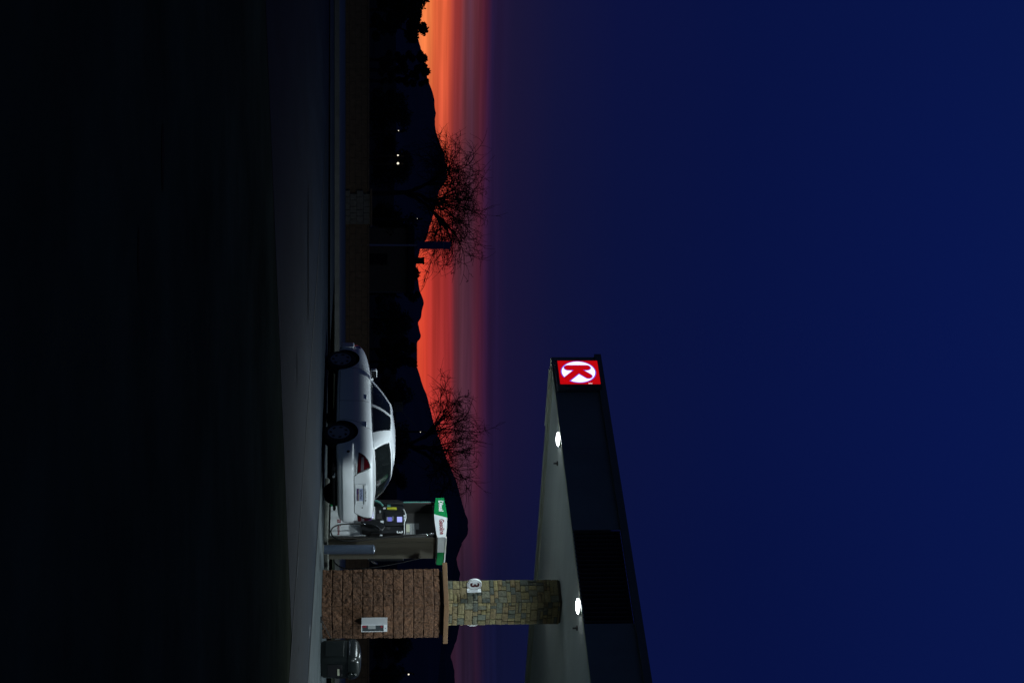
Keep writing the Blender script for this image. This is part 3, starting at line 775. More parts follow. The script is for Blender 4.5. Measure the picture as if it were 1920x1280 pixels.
def bollard():
    t = empty('bollard', K(3.33, 2.3), RZ, label='pale grey round topped bollard standing before the fuel pump side', cat='bollard')
    r_ = .095; h = 1.04
    b = MB(); b.lathe([(r_, 0), (r_, h-.05), (r_-.006, h-.05), ], 36); b.build('sleeve', M['bollard'], t, smooth=True).modifiers.new('e', 'EDGE_SPLIT').split_angle = R(50)
    b = MB(); b.lathe([(r_+.003, h-.05), (r_+.003, h-.03), (r_-.01, h-.01), (r_-.04, h+.008), (.002, h+.016)], 36); b.build('cap', M['bollard'], t, smooth=True)
    b = MB(); b.lathe([(r_+.02, 0), (r_+.02, .02), (r_+.001, .025)], 36); b.build('collar', M['kerb'], t)
bollard()

# ------------------------------------------------------------------ fuel pump
def pump():
    t = empty('fuel_pump', pad_c+Vector((0, 0, .1)), RZ, label='tall fuel pump with green and white topper between car and bollard', cat='fuel pump')
    SC = 91.5
    def Z(v): return CH+(v-HZ)/SC-.1-.0
    def X(u, y=-.33):
        k = (u-640)/F; return (k*(37.69+E2.y*y)-3.91-E2.x*y)/(E1.x-E1.y*k)
    hx, hy = .52, .31
    zt = Z(817)
    # side columns and back
    b = MB(); b.box(hx-.09, hx, -hy+.02, hy, 0, zt); b.box(-hx, -hx+.05, -hy+.02, hy, 0, zt); b.box(-hx+.05, hx-.09, -.02, .02, Z(700), zt); b.box(-hx+.05, hx-.09, -.1, .1, 0, Z(700))
    b.box(-hx, hx, -hy+.02, hy, zt-.05, zt)
    b.build('frame', M['steeldark'], t, bevel=.006)
    b = MB()
    b.box(hx+.0, hx+.012, -hy+.03, -.16, .0, zt-.01); b.box(hx, hx+.02, -.155, .2, 0, zt-.01); b.box(hx, hx+.012, .205, hy, 0, zt-.01)
    b.build('side_panel', M['steel'], t, bevel=.005)
    b = MB(); b.box(-hx+.05, hx-.09, -.03, -.022, Z(757), zt-.05); b.build('back_panel', M['steeldark'], t)
    b = MB(); b.box(-hx+.005, -hx+.03, -hy-.005, -hy+.02, Z(718), zt-.02); b.build('edge_strip', M['teal'], t)
    b = MB(); b.box(-hx+.035, -hx+.05, -hy+.0, -hy+.02, Z(775), zt-.02); b.build('red_strip', M['redtext'], t)
    # lower door
    b = MB(); b.box(-hx+.02, hx-.05, -hy, -.1, .03, Z(686)); b.build('lower_door', M['vinylwhite'], t, bevel=.008)
    b = MB(); b.box(-hx+.02, -hx+.12, -hy-.003, -hy, .03, Z(642)); b.build('green_corner', M['green'], t)
    text('lettering', 'Gasoline', .088, M['redtext'], t, face_mtx((X(989.5), -hy-.002, Z(635.5)), (1, 0, 0)), .001)
    b = MB(); b.box(X(971), X(976.5), -hy-.004, -hy-.001, Z(632.5), Z(639)); b.build('emblem_plate', M['redtext'], t)
    text('emblem_letter', 'K', .07, M['text_white'], t, face_mtx((X(973.7), -hy-.005, Z(635.7)), (1, 0, 0)), .0008)
    b = MB(); b.box(-hx+.03, hx-.1, -hy-.06, -hy, Z(686), Z(693)); b.build('shelf', M['plastic_black'], t, bevel=.01)
    # control head
    b = MB(); z0, z1 = Z(690), Z(757)
    b.prism([(-hy+.05, z0), (-hy-.10, z0+.06), (-hy-.09, z1-.1), (-hy-.03, z1+.01), (-hy+.1, z1), (-.1, z1), (-.1, z0)], 'x', -hx+.03, hx-.01)
    b.build('control_head', M['plastic_black'], t, bevel=.012)
    yf = -hy-.10
    def pan(nm, u0, u1, v0, v1, m, y=0., par=None, th=.01):
        b = MB(); b.box(X(u0, yf), X(u1, yf), yf-th-y, yf+.02, Z(v0), Z(v1)); return b.build(nm, m, par or t, bevel=.003)
    pan('display_bezel', 960, 985, 722, 757, M['plastic_black'], .006)
    pan('lit_display', 969, 978.5, 744.5, 754, M['screen'], .012)
    pan('keypad_display', 969.5, 977, 727, 735, M['screen_dim'], .012)
    pan('keypad_caption', 968.5, 976.5, 725.4, 726.2, M['text_white'], .009); pan('keypad_caption', 968, 976, 736.2, 737, M['text_white'], .009)
    pan('yellow_sticker', 950.5, 954, 726, 744, M['yellow'], .002)
    pan('teal_sticker', 945, 949, 726, 732.5, M['teal'], .002)
    pan('receipt_slot', 975.5, 979.5, 713, 719.5, M['white'], .004)
    pan('card_reader', 956.5, 960, 711, 714.5, M['paper'], .004)
    pan('card_slot_housing', 963, 972, 706, 716, M['steeldark'], .01)
    pan('white_tab', 951, 953, 718.5, 723.5, M['white'], .004)
    pan('speaker_grille', 987.5, 992, 725.5, 731.5, M['steeldark'], .003)
    pan('latch_tab', 1001, 1003, 712, 717, M['white'], .0)
    text('pump_figure', '3', .17, M['text_white'], t, face_mtx((X(996.5, yf), yf-.002, Z(748.5)), (1, 0, 0)), .002, xs=1.1)
    # arched white top edge of the head
    b = MB(); pts = [(X(u), yf+.03, Z(v)) for u, v in ((957, 756.5), (961, 759), (966, 761), (972, 761.5), (977, 760.5), (981, 758.5), (986, 758), (1003, 758))]
    b.tube(pts, .011, 6); b.build('head_trim', M['text_white'], t)
    for k in (0, 1): pan('white_key', 965+5*k-.2, 969+5*k-.8, 757.2, 760, M['white'], .004)
    # selection panel with lit buttons
    b = MB(); b.box(X(955), X(978), yf-.03, yf+.06, Z(684), Z(703)); b.build('grade_panel', M['vinylwhite'], t, bevel=.005)
    for u in (957.5, 967.0, 971.2, 975.6):
        b = MB(); b.lathe([(.017, -.005), (.017, .004), (.01, .009)], 12, (X(u), yf-.036, Z(698.7)), 'y'); b.build('grade_button', M['button'], t)
    pan('grade_label', 967, 976.5, 686, 697, M['plate_low'], .026)
    pan('yellow_badge', 969.3, 974, 685.7, 692, M['yellow'], .03)
    # paper sheets and cream sticker above the head
    for i in range(2):
        for j in range(4):
            b = MB(); x0 = X(961.5+i*10.5); z0 = Z(762+j*6.3)
            if i == 1 and j > 2: continue
            b.box(x0, x0+.175, -.046, -.031, z0, z0+.062); b.build('price_sheet', M['paper'], t)
    b = MB(); b.box(X(962), X(990), -.06, -.05, Z(755), Z(781)); b.build('sheet_holder', M['greyblue'], t) if False else None
    b = MB(); b.box(X(986), X(1000.5), yf+.02, yf+.035, Z(761.5), Z(768)); b.build('cream_sticker', M['cream'], t)
    # topper: bulging band, text face and side face
    def prof(tt):  # outline along the face -1..1 : (bottom v, top v)
        c_ = 1-abs(tt)**1.6
        return 819.0-4.4*c_, 834.5+4.6*c_
    y0, y1 = -hy-.09, hy+.08; Xa, Xb = X(932.5, y0), X(1006.5, y0)
    def band(tt0, tt1, slant0, slant1, m, nm, n=14, y_=y0, th=.016):
        b = MB(); vs = []
        for i in range(n+1):
            tt = tt0+(tt1-tt0)*i/n
            sl = slant0+(slant1-slant0)*i/n
            lo, hi = prof(tt); xm = Xa+(Xb-Xa)*(tt+1)/2
            for v_, dx in ((lo, -sl), ((lo+hi)/2, 0), (hi, sl)):
                for yy in (y_-.0, y_+th): vs.append((xm+dx, yy, Z(v_)))
        fs = []
        for i in range(n):
            o = i*6; q = o+6
            for a, c_ in ((0, 2), (2, 4)): fs += [(o+a, q+a, q+c_, o+c_), (o+a+1, o+c_+1, q+c_+1, q+a+1)]
            fs += [(o, o+1, q+1, q), (o+4, q+4, q+5, o+5)]
        fs += [(0, 2, 3, 1), (2, 4, 5, 3), (n*6, n*6+1, n*6+3, n*6+2), (n*6+2, n*6+3, n*6+5, n*6+4)]
        b.add(vs, fs); return b.build(nm, m, t)
    band(-1, -.07-.0, 0, .055, M['green'], 'green_face')
    band(-.068, 1, .055, 0, M['vinylwhite'], 'white_face')
    text('lettering', 'Diesel', .14, M['text_white'], t, face_mtx((X(948, y0), y0-.002, Z(828)), (1, 0, 0)), .0015, xs=.95, bold=.024)
    text('lettering', 'Gasoline', .135, M['redtext'], t, face_mtx((X(987, y0), y0-.002, Z(828)), (1, 0, 0)), .0015, xs=.95, bold=.024)
    xs_ = Xb
    def sideband(ya, yb, m, nm, va, vb, vc, vd):
        b = MB(); b.add([(xs_-.016, ya, Z(va)), (xs_-.016, yb, Z(vb)), (xs_-.016, yb, Z(vd)), (xs_-.016, ya, Z(vc)), (xs_, ya, Z(va)), (xs_, yb, Z(vb)), (xs_, yb, Z(vd)), (xs_, ya, Z(vc))],
                        [(0, 1, 2, 3), (4, 7, 6, 5), (0, 4, 5, 1), (1, 5, 6, 2), (2, 6, 7, 3), (3, 7, 4, 0)]); return b.build(nm, m, t)
    ym = y0+(y1-y0)*.55
    sideband(y0+.016, ym, M['vinylwhite'], 'side_white', 820, 820, 834, 833.5)
    sideband(ym+.002, y1, M['green'], 'side_green', 820, 818.8, 833.3, 832)
    b = MB()
    b.add([(xs_-.01, y0, Z(834.2)), (xs_-.01, y1, Z(832.2)), (xs_-.01, y1, Z(834.5)), (xs_-.01, y0, Z(836.8)), (xs_+.03, y0, Z(834.2)), (xs_+.03, y1+.02, Z(832.2)), (xs_+.03, y1+.02, Z(834.5)), (xs_+.03, y0, Z(836.8))],
          [(0, 1, 2, 3), (4, 7, 6, 5), (0, 4, 5, 1), (1, 5, 6, 2), (2, 6, 7, 3), (3, 7, 4, 0)])
    b.build('topper_lip', M['text_white'], t)
    b = MB(); b.box(Xa+.03, xs_-.02, y0+.02, y1-.01, zt+.0, Z(832)); b.build('topper_core', M['steeldark'], t)
    # hose and nozzle
    yh = -hy-.16
    def H(u, v, y=None):
        y = y if y is not None else yh
        return (X(u, y), y, Z(v))
    def sm(pts, n=6):
        out = []; P_ = [Vector(p) for p in pts]; P_ = [P_[0]]+P_+[P_[-1]]
        for i in range(1, len(P_)-2):
            for k in range(n):
                s = k/n; a, b_, c_, d_ = P_[i-1:i+3]
                out.append(.5*((2*b_)+(c_-a)*s+(2*a-5*b_+4*c_-d_)*s*s+(3*b_-a-3*c_+d_)*s**3))
        return out+[P_[-2]]
    b = MB(); b.tube(sm([H(1001, 812, -hy), H(1001.5, 790), H(1003, 760), H(1006, 725), H(1010, 690), H(1012, 660), H(1010.5, 640), H(1004, 626), H(995, 621.5), H(988, 624), H(983, 632), H(980.7, 645), H(980.3, 660), H(980.5, 675), H(981, 686, yh+.03)]), .015, 10)
    b.build('hose', M['rubber'], t, smooth=True)
    for v_ in (793, 800, 806, 811):
        b = MB(); b.tube([H(1001.2, v_-1.3, yh+.05), H(1001.2, v_+1.3, yh+.05)], .024 if v_ < 805 else .02, 10); b.build('hose_fitting', M['chrome'], t, smooth=True)
    b = MB(); b.prism([(X(979), Z(678)), (X(983), Z(676)), (X(999), Z(679)), (X(1001), Z(694)), (X(1000), Z(716)), (X(993), Z(722)), (X(986), Z(719)), (X(980), Z(702))], 'y', -hy-.13, -hy+.05); b.build('nozzle_holster', M['plastic_black'], t, bevel=.015)
    b = MB(); b.tube(sm([H(981, 686, yh+.02), H(983, 698, yh-.01), H(988, 708, yh-.02), H(993, 715, yh+.02)]), .03, 10, .022); b.build('nozzle', M['plastic_black'], t, smooth=True)
    b = MB(); b.tube([H(984, 706, yh-.05), H(989, 712, yh-.05)], .007, 6); b.tube([H(990, 713, yh-.05), H(994, 712, yh-.05)], .008, 6); b.build('nozzle_lever', M['chrome'], t)
    b = MB(); b.tube([H(980.5, 682, yh), H(980.5, 688, yh+.02)], .02, 10); b.build('hose_clamp', M['chrome'], t)
    # second nozzle at the left with its hose, reaching down behind the car
    b = MB(); b.prism([(X(944), Z(700)), (X(955), Z(700)), (X(956), Z(724)), (X(945), Z(722))], 'y', -hy-.12, -hy+.03); b.build('nozzle_holster', M['plastic_black'], t, bevel=.015)
    b = MB(); b.tube(sm([H(937, 704, yh-.02), H(941, 712, yh-.02), H(947, 718, yh)]), .026, 10, .02); b.build('nozzle', M['teal'], t, smooth=True)
    b = MB(); b.tube(sm([H(943.5, 812, -hy), H(943.2, 770, yh+.05), H(942.5, 735, yh), H(938, 700), H(936, 670), H(940, 640), H(946, 650), H(945, 690)]), .013, 8); b.build('hose', M['rubber'], t, smooth=True)
    # far side: hose and nozzle hint
    b = MB(); b.tube(sm([(hx-.06, hy+.02, Z(800)), (hx+.02, hy+.16, Z(730)), (hx+.05, hy+.24, Z(670)), (hx-.02, hy+.27, Z(640)), (hx-.2, hy+.2, Z(625)), (hx-.4, hy+.1, Z(650)), (hx-.4, hy+.08, Z(690))]), .013, 8); b.build('rear_hose', M['rubber'], t, smooth=True)
    b = MB(); b.tube(sm([(hx-.1, hy+.06, Z(690)), (hx-.02, hy+.12, Z(700)), (hx+.02, hy+.13, Z(707))]), .028, 8, .018); b.build('rear_nozzle', M['chrome'], t, smooth=True)
    b = MB(); b.box(-hx+.02, hx-.02, hy, hy+.1, Z(690), Z(757)); b.build('rear_head', M['plastic_black'], t, bevel=.01)
pump()

# ------------------------------------------------------------------ car
TH = R(34.); HW = .84; RA = -1.28; FA = 1.28
RLW = Vector((167/F*36.2*1.003, 36.2, 0))
fwd = Vector((-math.sin(TH), math.cos(TH), 0)); lft = Vector((-math.cos(TH), -math.sin(TH), 0))
car_o = RLW-lft*HW-fwd*RA
def car():
    t = empty('parked_car', car_o+Vector((0, 0, .008)), math.atan2(fwd.y, fwd.x), label='white four door saloon parked at the pump, seen from its rear left', cat='car')
    # stations: x, half width, sill z, shoulder z, centre z, tuck (roundness of upper)
    ST = [(-2.235, .60, .44, .86, .90), (-2.22, .66, .36, .93, .96), (-2.18, .735, .315, .965, .995), (-2.08, .785, .29, .985, 1.02), (-1.9, .82, .27, .995, 1.035), (-1.6, .838, .25, .99, 1.045), (-1.28, .842, .24, .985, 1.05), (-.8, .845, .235, .975, 1.02),
          (-.2, .845, .235, .96, .99), (.4, .845, .235, .945, .98), (.8, .842, .24, .93, .99), (1.1, .838, .245, .905, .965), (1.4, .83, .25, .87, .93), (1.65, .81, .255, .83, .88), (1.85, .775, .265, .775, .82), (2.0, .71, .285, .70, .745), (2.1, .6, .31, .62, .665), (2.14, .5, .36, .56, .6)]
    b = MB(); rings = []
    for (x, hw, zs, sh, zc) in ST:
        mz = zs+(sh-zs)*.5
        half = [(0, zs+.01), (hw*.6, zs+.005), (hw*.93, zs+.015), (hw*.982, zs+.06), (hw*1.0, zs+(sh-zs)*.28), (hw*1.003, mz+.02), (hw*.996, zs+(sh-zs)*.76), (hw*.972, zs+(sh-zs)*.88), (hw*.925, sh-.012), (hw*.86, sh+.014), (hw*.72, sh+(zc-sh)*.62), (hw*.45, sh+(zc-sh)*.9), (0, zc)]
        ring = half+[(-y, z) for (y, z) in half[-2:0:-1]]
        rings.append([(x, y, z) for (y, z) in ring])
    n = len(rings[0]); vs = [p for r_ in rings for p in r_]
    fs = [(i*n+j, i*n+(j+1) % n, (i+1)*n+(j+1) % n, (i+1)*n+j) for i in range(len(rings)-1) for j in range(n)]
    fs += [tuple(range(n-1, -1, -1)), tuple(range((len(rings)-1)*n, len(rings)*n))]
    b.add(vs, fs); body = b.build('body', [M['paint'], M['dark']], t, smooth=True)
    # quad end caps keep the tail flat under subdivision
    bm = bmesh.new(); bm.from_mesh(body.data); bm.faces.ensure_lookup_table()
    ng = [f for f in bm.faces if len(f.verts) > 4]
    for f in ng:
        r_ = bmesh.ops.inset_individual(bm, faces=[f], thickness=.05); 
    bm.to_mesh(body.data); bm.free()
    ss = body.modifiers.new('s', 'SUBSURF'); ss.levels = 2; ss.render_levels = 2
    cb = MB(); cb.cur = 1
    for x in (RA, FA):
        for s in (-1, 1):
            r_ = .375 if x == RA else .385
            cb.lathe([(r_, s*.58), (r_, s*1.1)], 40, (x, 0, .335), 'y')
    cut = cb.build('cut', [M['paint'], M['dark']])
    cut.parent = t
    bo = body.modifiers.new('b', 'BOOLEAN'); bo.object = cut; bo.operation = 'DIFFERENCE'; bo.solver = 'EXACT'
    bpy.context.view_layer.update()
    dg = bpy.context.evaluated_depsgraph_get(); me = bpy.data.meshes.new_from_object(body.evaluated_get(dg))
    body.modifiers.clear(); body.data = me; bpy.data.objects.remove(cut)
    for p_ in me.polygons:
        p_.use_smooth = True
        if p_.center.z < .262 and abs(p_.normal.z) > .5: p_.material_index = 1
    me.set_sharp_from_angle(angle=R(38)) if hasattr(me, 'set_sharp_from_angle') else None
    bvh = BVHTree.FromPolygons([v.co.copy() for v in me.vertices], [tuple(p_.vertices) for p_ in me.polygons])
    def hit(kind, a, z, off=.003, sg=1, ang=0.):
        """project onto the body: side: a=x, z ; rear: a=y ; diag: direction ang from rear"""
        if kind == 'side': o_, d_ = Vector((a, sg*2, z)), Vector((0, -sg, 0))
        elif kind == 'top': o_, d_ = Vector((a, z, 3)), Vector((0, 0, -1))
        else:
            d_ = Vector((math.cos(ang), -math.sin(ang)*sg, 0)); l_ = Vector((-math.sin(ang)*-sg*-1, 0, 0))
            d_ = Vector((math.cos(ang), -sg*math.sin(ang), 0)); lat = Vector((math.sin(ang), sg*math.cos(ang), 0))
            base = Vector((-2.2, 0, z)); o_ = base+lat*a-d_*3
            if kind == 'front': d_ = Vector((-1, 0, 0)); o_ = Vector((4, a*sg, z))
        h_ = bvh.ray_cast(o_, d_)
        if h_[0] is None: return None
        return h_[0]-d_*off*.6+h_[1]*off*.5
    def ribbon(pts, wd, m, nm, kind='side', sg=1, off=.0025, sub=10, par=None):
        """thin seam following the body through 2D points"""
        out = []
        for i in range(len(pts)-1):
            for k in range(sub):
                s = k/sub; out.append((pts[i][0]*(1-s)+pts[i+1][0]*s, pts[i][1]*(1-s)+pts[i+1][1]*s))
        out.append(pts[-1]); vs = []
        for i, q in enumerate(out):
            a, c_ = Vector(out[max(0, i-1)]), Vector(out[min(len(out)-1, i+1)]); d_ = (c_-a).normalized(); n_ = Vector((-d_.y, d_.x))*wd/2
            for s in (-1, 1):
                p_ = hit(kind, q[0]+n_.x*s, q[1]+n_.y*s, off, sg)
                vs.append(p_)
        b = MB(); ok = [(2*i, 2*i+2, 2*i+3, 2*i+1) for i in range(len(out)-1) if all(vs[j] is not None for j in (2*i, 2*i+1, 2*i+2, 2*i+3))]
        vs = [v_ if v_ is not None else Vector((0, 0, .5)) for v_ in vs]
        b.add(vs, ok); return b.build(nm, m, par or t)
    def patch(f0, f1, n_, m_, kind, m, nm, sg=1, off=.006, ang=0., par=None):
        """surface patch between two curves f0(s), f1(s), projected on the body"""
        vs = []
        for i in range(n_+1):
            a, c_ = f0(i/n_), f1(i/n_)
            for j in range(m_+1):
                s = j/m_; p_ = hit(kind, a[0]*(1-s)+c_[0]*s, a[1]*(1-s)+c_[1]*s, off, sg, ang); vs.append(p_)
        w_ = m_+1; fs = [(i*w_+j, (i+1)*w_+j, (i+1)*w_+j+1, i*w_+j+1) for i in range(n_) for j in range(m_)]
        fs = [f_ for f_ in fs if all(vs[k] is not None for k in f_)]
        vs = [v_ if v_ is not None else Vector((0, 0, .5)) for v_ in vs]
        b = MB(); b.add(vs, fs); return b.build(nm, m, par or t, smooth=True)
    def poly(pts):
        L_ = [0]
        for i in range(len(pts)-1): L_.append(L_[-1]+(Vector(pts[i+1])-Vector(pts[i])).length)
        def f_(s):
            d_ = s*L_[-1]
            for i in range(len(pts)-1):
                if d_ <= L_[i+1]+1e-9:
                    k = (d_-L_[i])/(L_[i+1]-L_[i]+1e-9); return (pts[i][0]*(1-k)+pts[i+1][0]*k, pts[i][1]*(1-k)+pts[i+1][1]*k)
            return pts[-1]
        return f_
    # doors: seams, handles, moulding
    for sg, nm in ((1, 'l'), (-1, 'r')):
        ribbon([(.84, .95), (.9, .8), (.92, .5), (.86, .32)], .008, M['blackgap'], 'door_seam', 'side', sg)
        ribbon([(-.25, .96), (-.25, .5), (-.22, .32)], .008, M['blackgap'], 'door_seam', 'side', sg)
        ribbon([(-1.15, .97), (-1.12, .86), (-1.0, .74), (-.93, .6), (-.88, .45), (-.88, .32)], .008, M['blackgap'], 'door_seam', 'side', sg)
        ribbon([(.86, .32), (-.88, .32)], .007, M['blackgap'], 'door_seam', 'side', sg, sub=40)
        ribbon([(-2.16, .62), (-1.68, .615)], .012, M['blackgap'] if False else M['paint'], 'bumper_crease', 'side', sg, off=.008, sub=20)
        for x in (-.10, -1.03):
            p0 = hit('side', x, .865, .0, sg); b = MB()
            b.box(p0.x-.085, p0.x+.085, p0.y-.02, p0.y+.012, .857, .88) if sg > 0 else b.box(p0.x-.085, p0.x+.085, p0.y-.018, p0.y+.02, .855, .88)
            b.build('door_handle', M['paint'], t, bevel=.012)
        patch(poly([(1.93, .66), (1.72, .70)]), poly([(1.93, .70), (1.72, .745)]), 8, 3, 'side', M['lampred'], 'side_marker', sg)
        # narrow red strip painted as a reflection on the front wing
        patch(poly([(1.05, .775), (.86, .80)]), poly([(1.05, .782), (.86, .807)]), 8, 1, 'side', M['lampred'], 'wing_reflection', sg, off=.003)
        patch(poly([(2.0, .6), (1.8, .64)]), poly([(2.0, .68), (1.8, .715)]), 8, 3, 'side', M['lampclear'], 'headlight', sg, off=.003)
    # belt moulding highlight
    # rear: bumper upper shelf
    for zz, wv in ((.622, .82),):
        pts = []
    b = MB(); vs = []
    n_ = 48
    prof_ = [(.0, .624), (.035, .619), (.05, .597), (.052, .5), (.05, .425), (.044, .40), (.0, .39)]
    for i in range(n_+1):
        # sweep round the tail from one side to the other using polar directions
        a = -math.pi*.5+math.pi*i/n_
        d_ = Vector((math.cos(a), -math.sin(a), 0))
        for (o_, z) in prof_:
            h_ = bvh.ray_cast(Vector((-1.45, 0, z))-Vector((d_.x, d_.y, 0))*3, d_)
            if h_[0] is None: p_ = Vector((-2.2, 0, z))
            else:
                fade = max(.08, math.cos(a))**1.3; p_ = h_[0]-d_*(o_*fade+.002)
            vs.append(p_)
    k_ = len(prof_); b.add(vs, [(i*k_+j, (i+1)*k_+j, (i+1)*k_+j+1, i*k_+j+1) for i in range(n_) for j in range(k_-1)])
    keep = []
    bump_ = b.build('rear_bumper', M['paint'], t, smooth=True)
    bm = bmesh.new(); bm.from_mesh(bump_.data)
    bmesh.ops.delete(bm, geom=[f_ for f_ in bm.faces if f_.calc_center_median().x > -1.665], context='FACES'); bm.to_mesh(bump_.data); bm.free()
    b = MB(); b.lathe([(.03, 0), (.03, .004)], 18, (-1.98, .0, .5), 'y')
    p0 = hit('side', -1.93, .52, 0, 1); b = MB(); b.lathe([(.032, -.02), (.032, .008)], 20, (p0.x, p0.y+.022, p0.z), 'y'); b.build('bumper_sensor', M['blackgap'], t)
    # boot lid outline
    ribbon([(-.46, .635), (.46, .635), (.53, .72), (.63, .95)], .009, M['blackgap'], 'boot_seam', 'rear', 1, off=.003, sub=16)
    ribbon([(-.46, .635), (-.53, .72), (-.63, .95)], .009, M['blackgap'], 'boot_seam', 'rear', 1, off=.003, sub=16)
    # tail lamps: wrap round the corner, drawn along a diagonal
    for sg in (1, -1):
        A_ = R(38)
        # lateral coordinate along the diagonal view; inner edge slants up and outwards
        in_, out_ = [(.385, .695), (.50, .955)], [(.80, .72), (.765, .84), (.66, .92), (.52, .962)]
        def low(s): return (.385+(.80-.385)*s, .69+.03*s)
        top_pts = [(.385, .695), (.44, .82), (.50, .957), (.57, .945), (.66, .905), (.74, .84), (.79, .765), (.805, .725)]
        rim = patch(low, poly(top_pts), 26, 14, 'diag', M['blackgap'], 'tail_lamp', sg, off=.004, ang=A_)
        def low2(s): return (.41+(.785-.41)*s, .705+.025*s)
        top2 = [(.41, .71), (.455, .82), (.51, .935), (.57, .925), (.65, .885), (.725, .825), (.77, .76), (.785, .735)]
        patch(low2, poly(top2), 26, 14, 'diag', M['lampred'], 'red_lens', sg, off=.011, ang=A_, par=rim)
        patch(lambda s: (.435+.27*s, .765+.012*s), lambda s: (.455+.25*s, .825+.003*s), 12, 5, 'diag', M['lampclear'], 'clear_lens', sg, off=.016, ang=A_, par=rim)
    # plate recess, plate, lettering
    xr = -2.235
    def rear_x(z, y=0): 
        h_ = bvh.ray_cast(Vector((-4, y, z)), Vector((1, 0, 0))); return h_[0].x
    xa = min(rear_x(.72), rear_x(.8))-.004
    b = MB()
    b.box(-.30, .30, xa, xa+.03, 0, 0) if False else None
    # raised surround built from four bars
    def bar(x0, x1, y0, y1, z0, z1, m, nm, bev=.004): b = MB(); b.box(x0, x1, y0, y1, z0, z1); return b.build(nm, m, t, bevel=bev)
    sur = MB(); sur.box(xa-.012, xa+.03, -.27, -.245, .655, .88); sur.box(xa-.012, xa+.03, .245, .27, .655, .88); sur.box(xa-.012, xa+.03, -.245, .245, .655, .675); sur.box(xa-.022, xa+.03, -.245, .245, .825, .88)
    sur.build('plate_surround', M['paint'], t, bevel=.006)
    bar(xa-.002, xa+.02, -.245, .245, .675, .825, M['paint'], 'recess_back', 0)
    bar(xa-.02, xa-.002, -.235, .235, .815, .85, mat('grey_recess_shade', (.16, .18, .19), .5), 'recess_shade_lip', .003)  # grey colour painted on as the shading inside the plate recess
    pl = bar(xa-.008, xa-.003, -.155, .155, .682, .812, M['plate'], 'licence_plate', 0)
    b = MB(); b.prism([(.154, .683), (-.154, .683), (-.154, .70), (.0, .70), (.05, .722), (.1, .708), (.154, .722)], 'x', xa-.0095, xa-.0075); o = b.build('plate_hills', M['plate_low'], pl)
    b = MB(); b.prism([(.154, .7235), (.1, .7095), (.05, .7235), (.0, .7015), (-.154, .7015), (-.154, .73), (.154, .735)], 'x', xa-.0092, xa-.0076); b.build('plate_sunset', M['plate_tan'], pl)
    text('plate_figures', 'AHV9561', .066, M['navy'], pl, face_mtx((xa-.0105, 0, .765), (0, -1, 0)), .0008)
    text('boot_lettering', 'L I N C O L N', .05, M['blackgap'], t, face_mtx((xa-.0245, 0, .852), (0, -1, 0)), .002)
    # model name left below lamp
    yb = hit('rear', .62, .665, .006, 1)
    h_ = bvh.ray_cast(Vector((-4, .62, .662)), Vector((1, 0, 0))); nn = h_[1]; rt_ = Vector((-nn.y, nn.x, 0)).normalized()
    if rt_.y > 0: rt_ = -rt_
    text('boot_lettering', 'CONTINENTAL', .04, M['blackgap'], t, face_mtx(h_[0]+Vector((-.012, .0, 0)), rt_), .002)
    b = MB(); b.lathe([(.012, -.004), (.012, .003)], 12, (xa-.003, -.33, .79), 'x'); b.build('boot_lock', M['blackgap'], t)
    # ---------------- greenhouse
    # perimeter columns: bottom (x,y,z) and top (x,y,z), going round the left half from windscreen centre to backlight centre
    KC = [('g', (1.02, 0, .975), (.22, 0, 1.41)), ('g', (.98, .35, .97), (.19, .32, 1.405)), ('g', (.84, .62, .955), (.08, .50, 1.375)),
          ('s', (.80, .655, .95), (.035, .525, 1.365)), ('s', (.66, .70, .955), (-.02, .545, 1.36)),
          ('g', (.62, .712, .955), (-.06, .556, 1.36)), ('g', (.2, .745, .96), (-.2, .575, 1.372)), ('g', (-.22, .755, .965), (-.42, .585, 1.378)),
          ('s', (-.24, .756, .965), (-.44, .586, 1.378)), ('s', (-.30, .757, .966), (-.50, .587, 1.378)),
          ('g', (-.32, .757, .966), (-.52, .587, 1.378)), ('g', (-.8, .757, .975), (-.72, .582, 1.375)), ('g', (-1.2, .745, .985), (-.90, .572, 1.365)),
          ('s', (-1.24, .743, .986), (-.92, .571, 1.364)), ('s', (-1.50, .715, 1.0), (-1.05, .545, 1.352)), ('s', (-1.62, .665, 1.015), (-1.17, .51, 1.345)),
          ('g', (-1.64, .64, 1.02), (-1.2, .49, 1.345)), ('g', (-1.74, .35, 1.04), (-1.28, .3, 1.375)), ('e', (-1.77, 0, 1.045), (-1.3, 0, 1.385))]
    # materials between consecutive columns: 'g' glass, 's' shell
    seg = ['g', 'g', 's', 's', 's', 'g', 'g', 's', 's', 's', 'g', 'g', 's', 's', 's', 's', 'g', 'g']
    cols = [(Vector(a), Vector(c_)) for (_, a, c_) in KC]
    rear_c = cols[::-1][1:-1]
    full = cols+[(Vector((a.x, -a.y, a.z)), Vector((c_.x, -c_.y, c_.z))) for a, c_ in rear_c]
    segf = seg+seg[::-1]
    NC = len(full); sub = 3; tl = [0, .045, .2, .4, .6, .8, .93, 1.]
    sh = MB(); gl = {}
    def P_(ci, s, tt):
        a0, c0 = full[ci % NC]; a1, c1 = full[(ci+1) % NC]
        a = a0.lerp(a1, s); c_ = c0.lerp(c1, s); p_ = a.lerp(c_, tt)
        out = Vector((p_.x+.3, p_.y, 0)); out = Vector((0, p_.y, 0)) if abs(p_.y) > .5 else out
        nrm = out.normalized() if out.length else Vector((0, 0, 0))
        p_ += nrm*.028*math.sin(math.pi*tt)+Vector((0, 0, .01*math.sin(math.pi*tt)))
        return p_
    glass_sets = {}
    gi = 0; prev = None
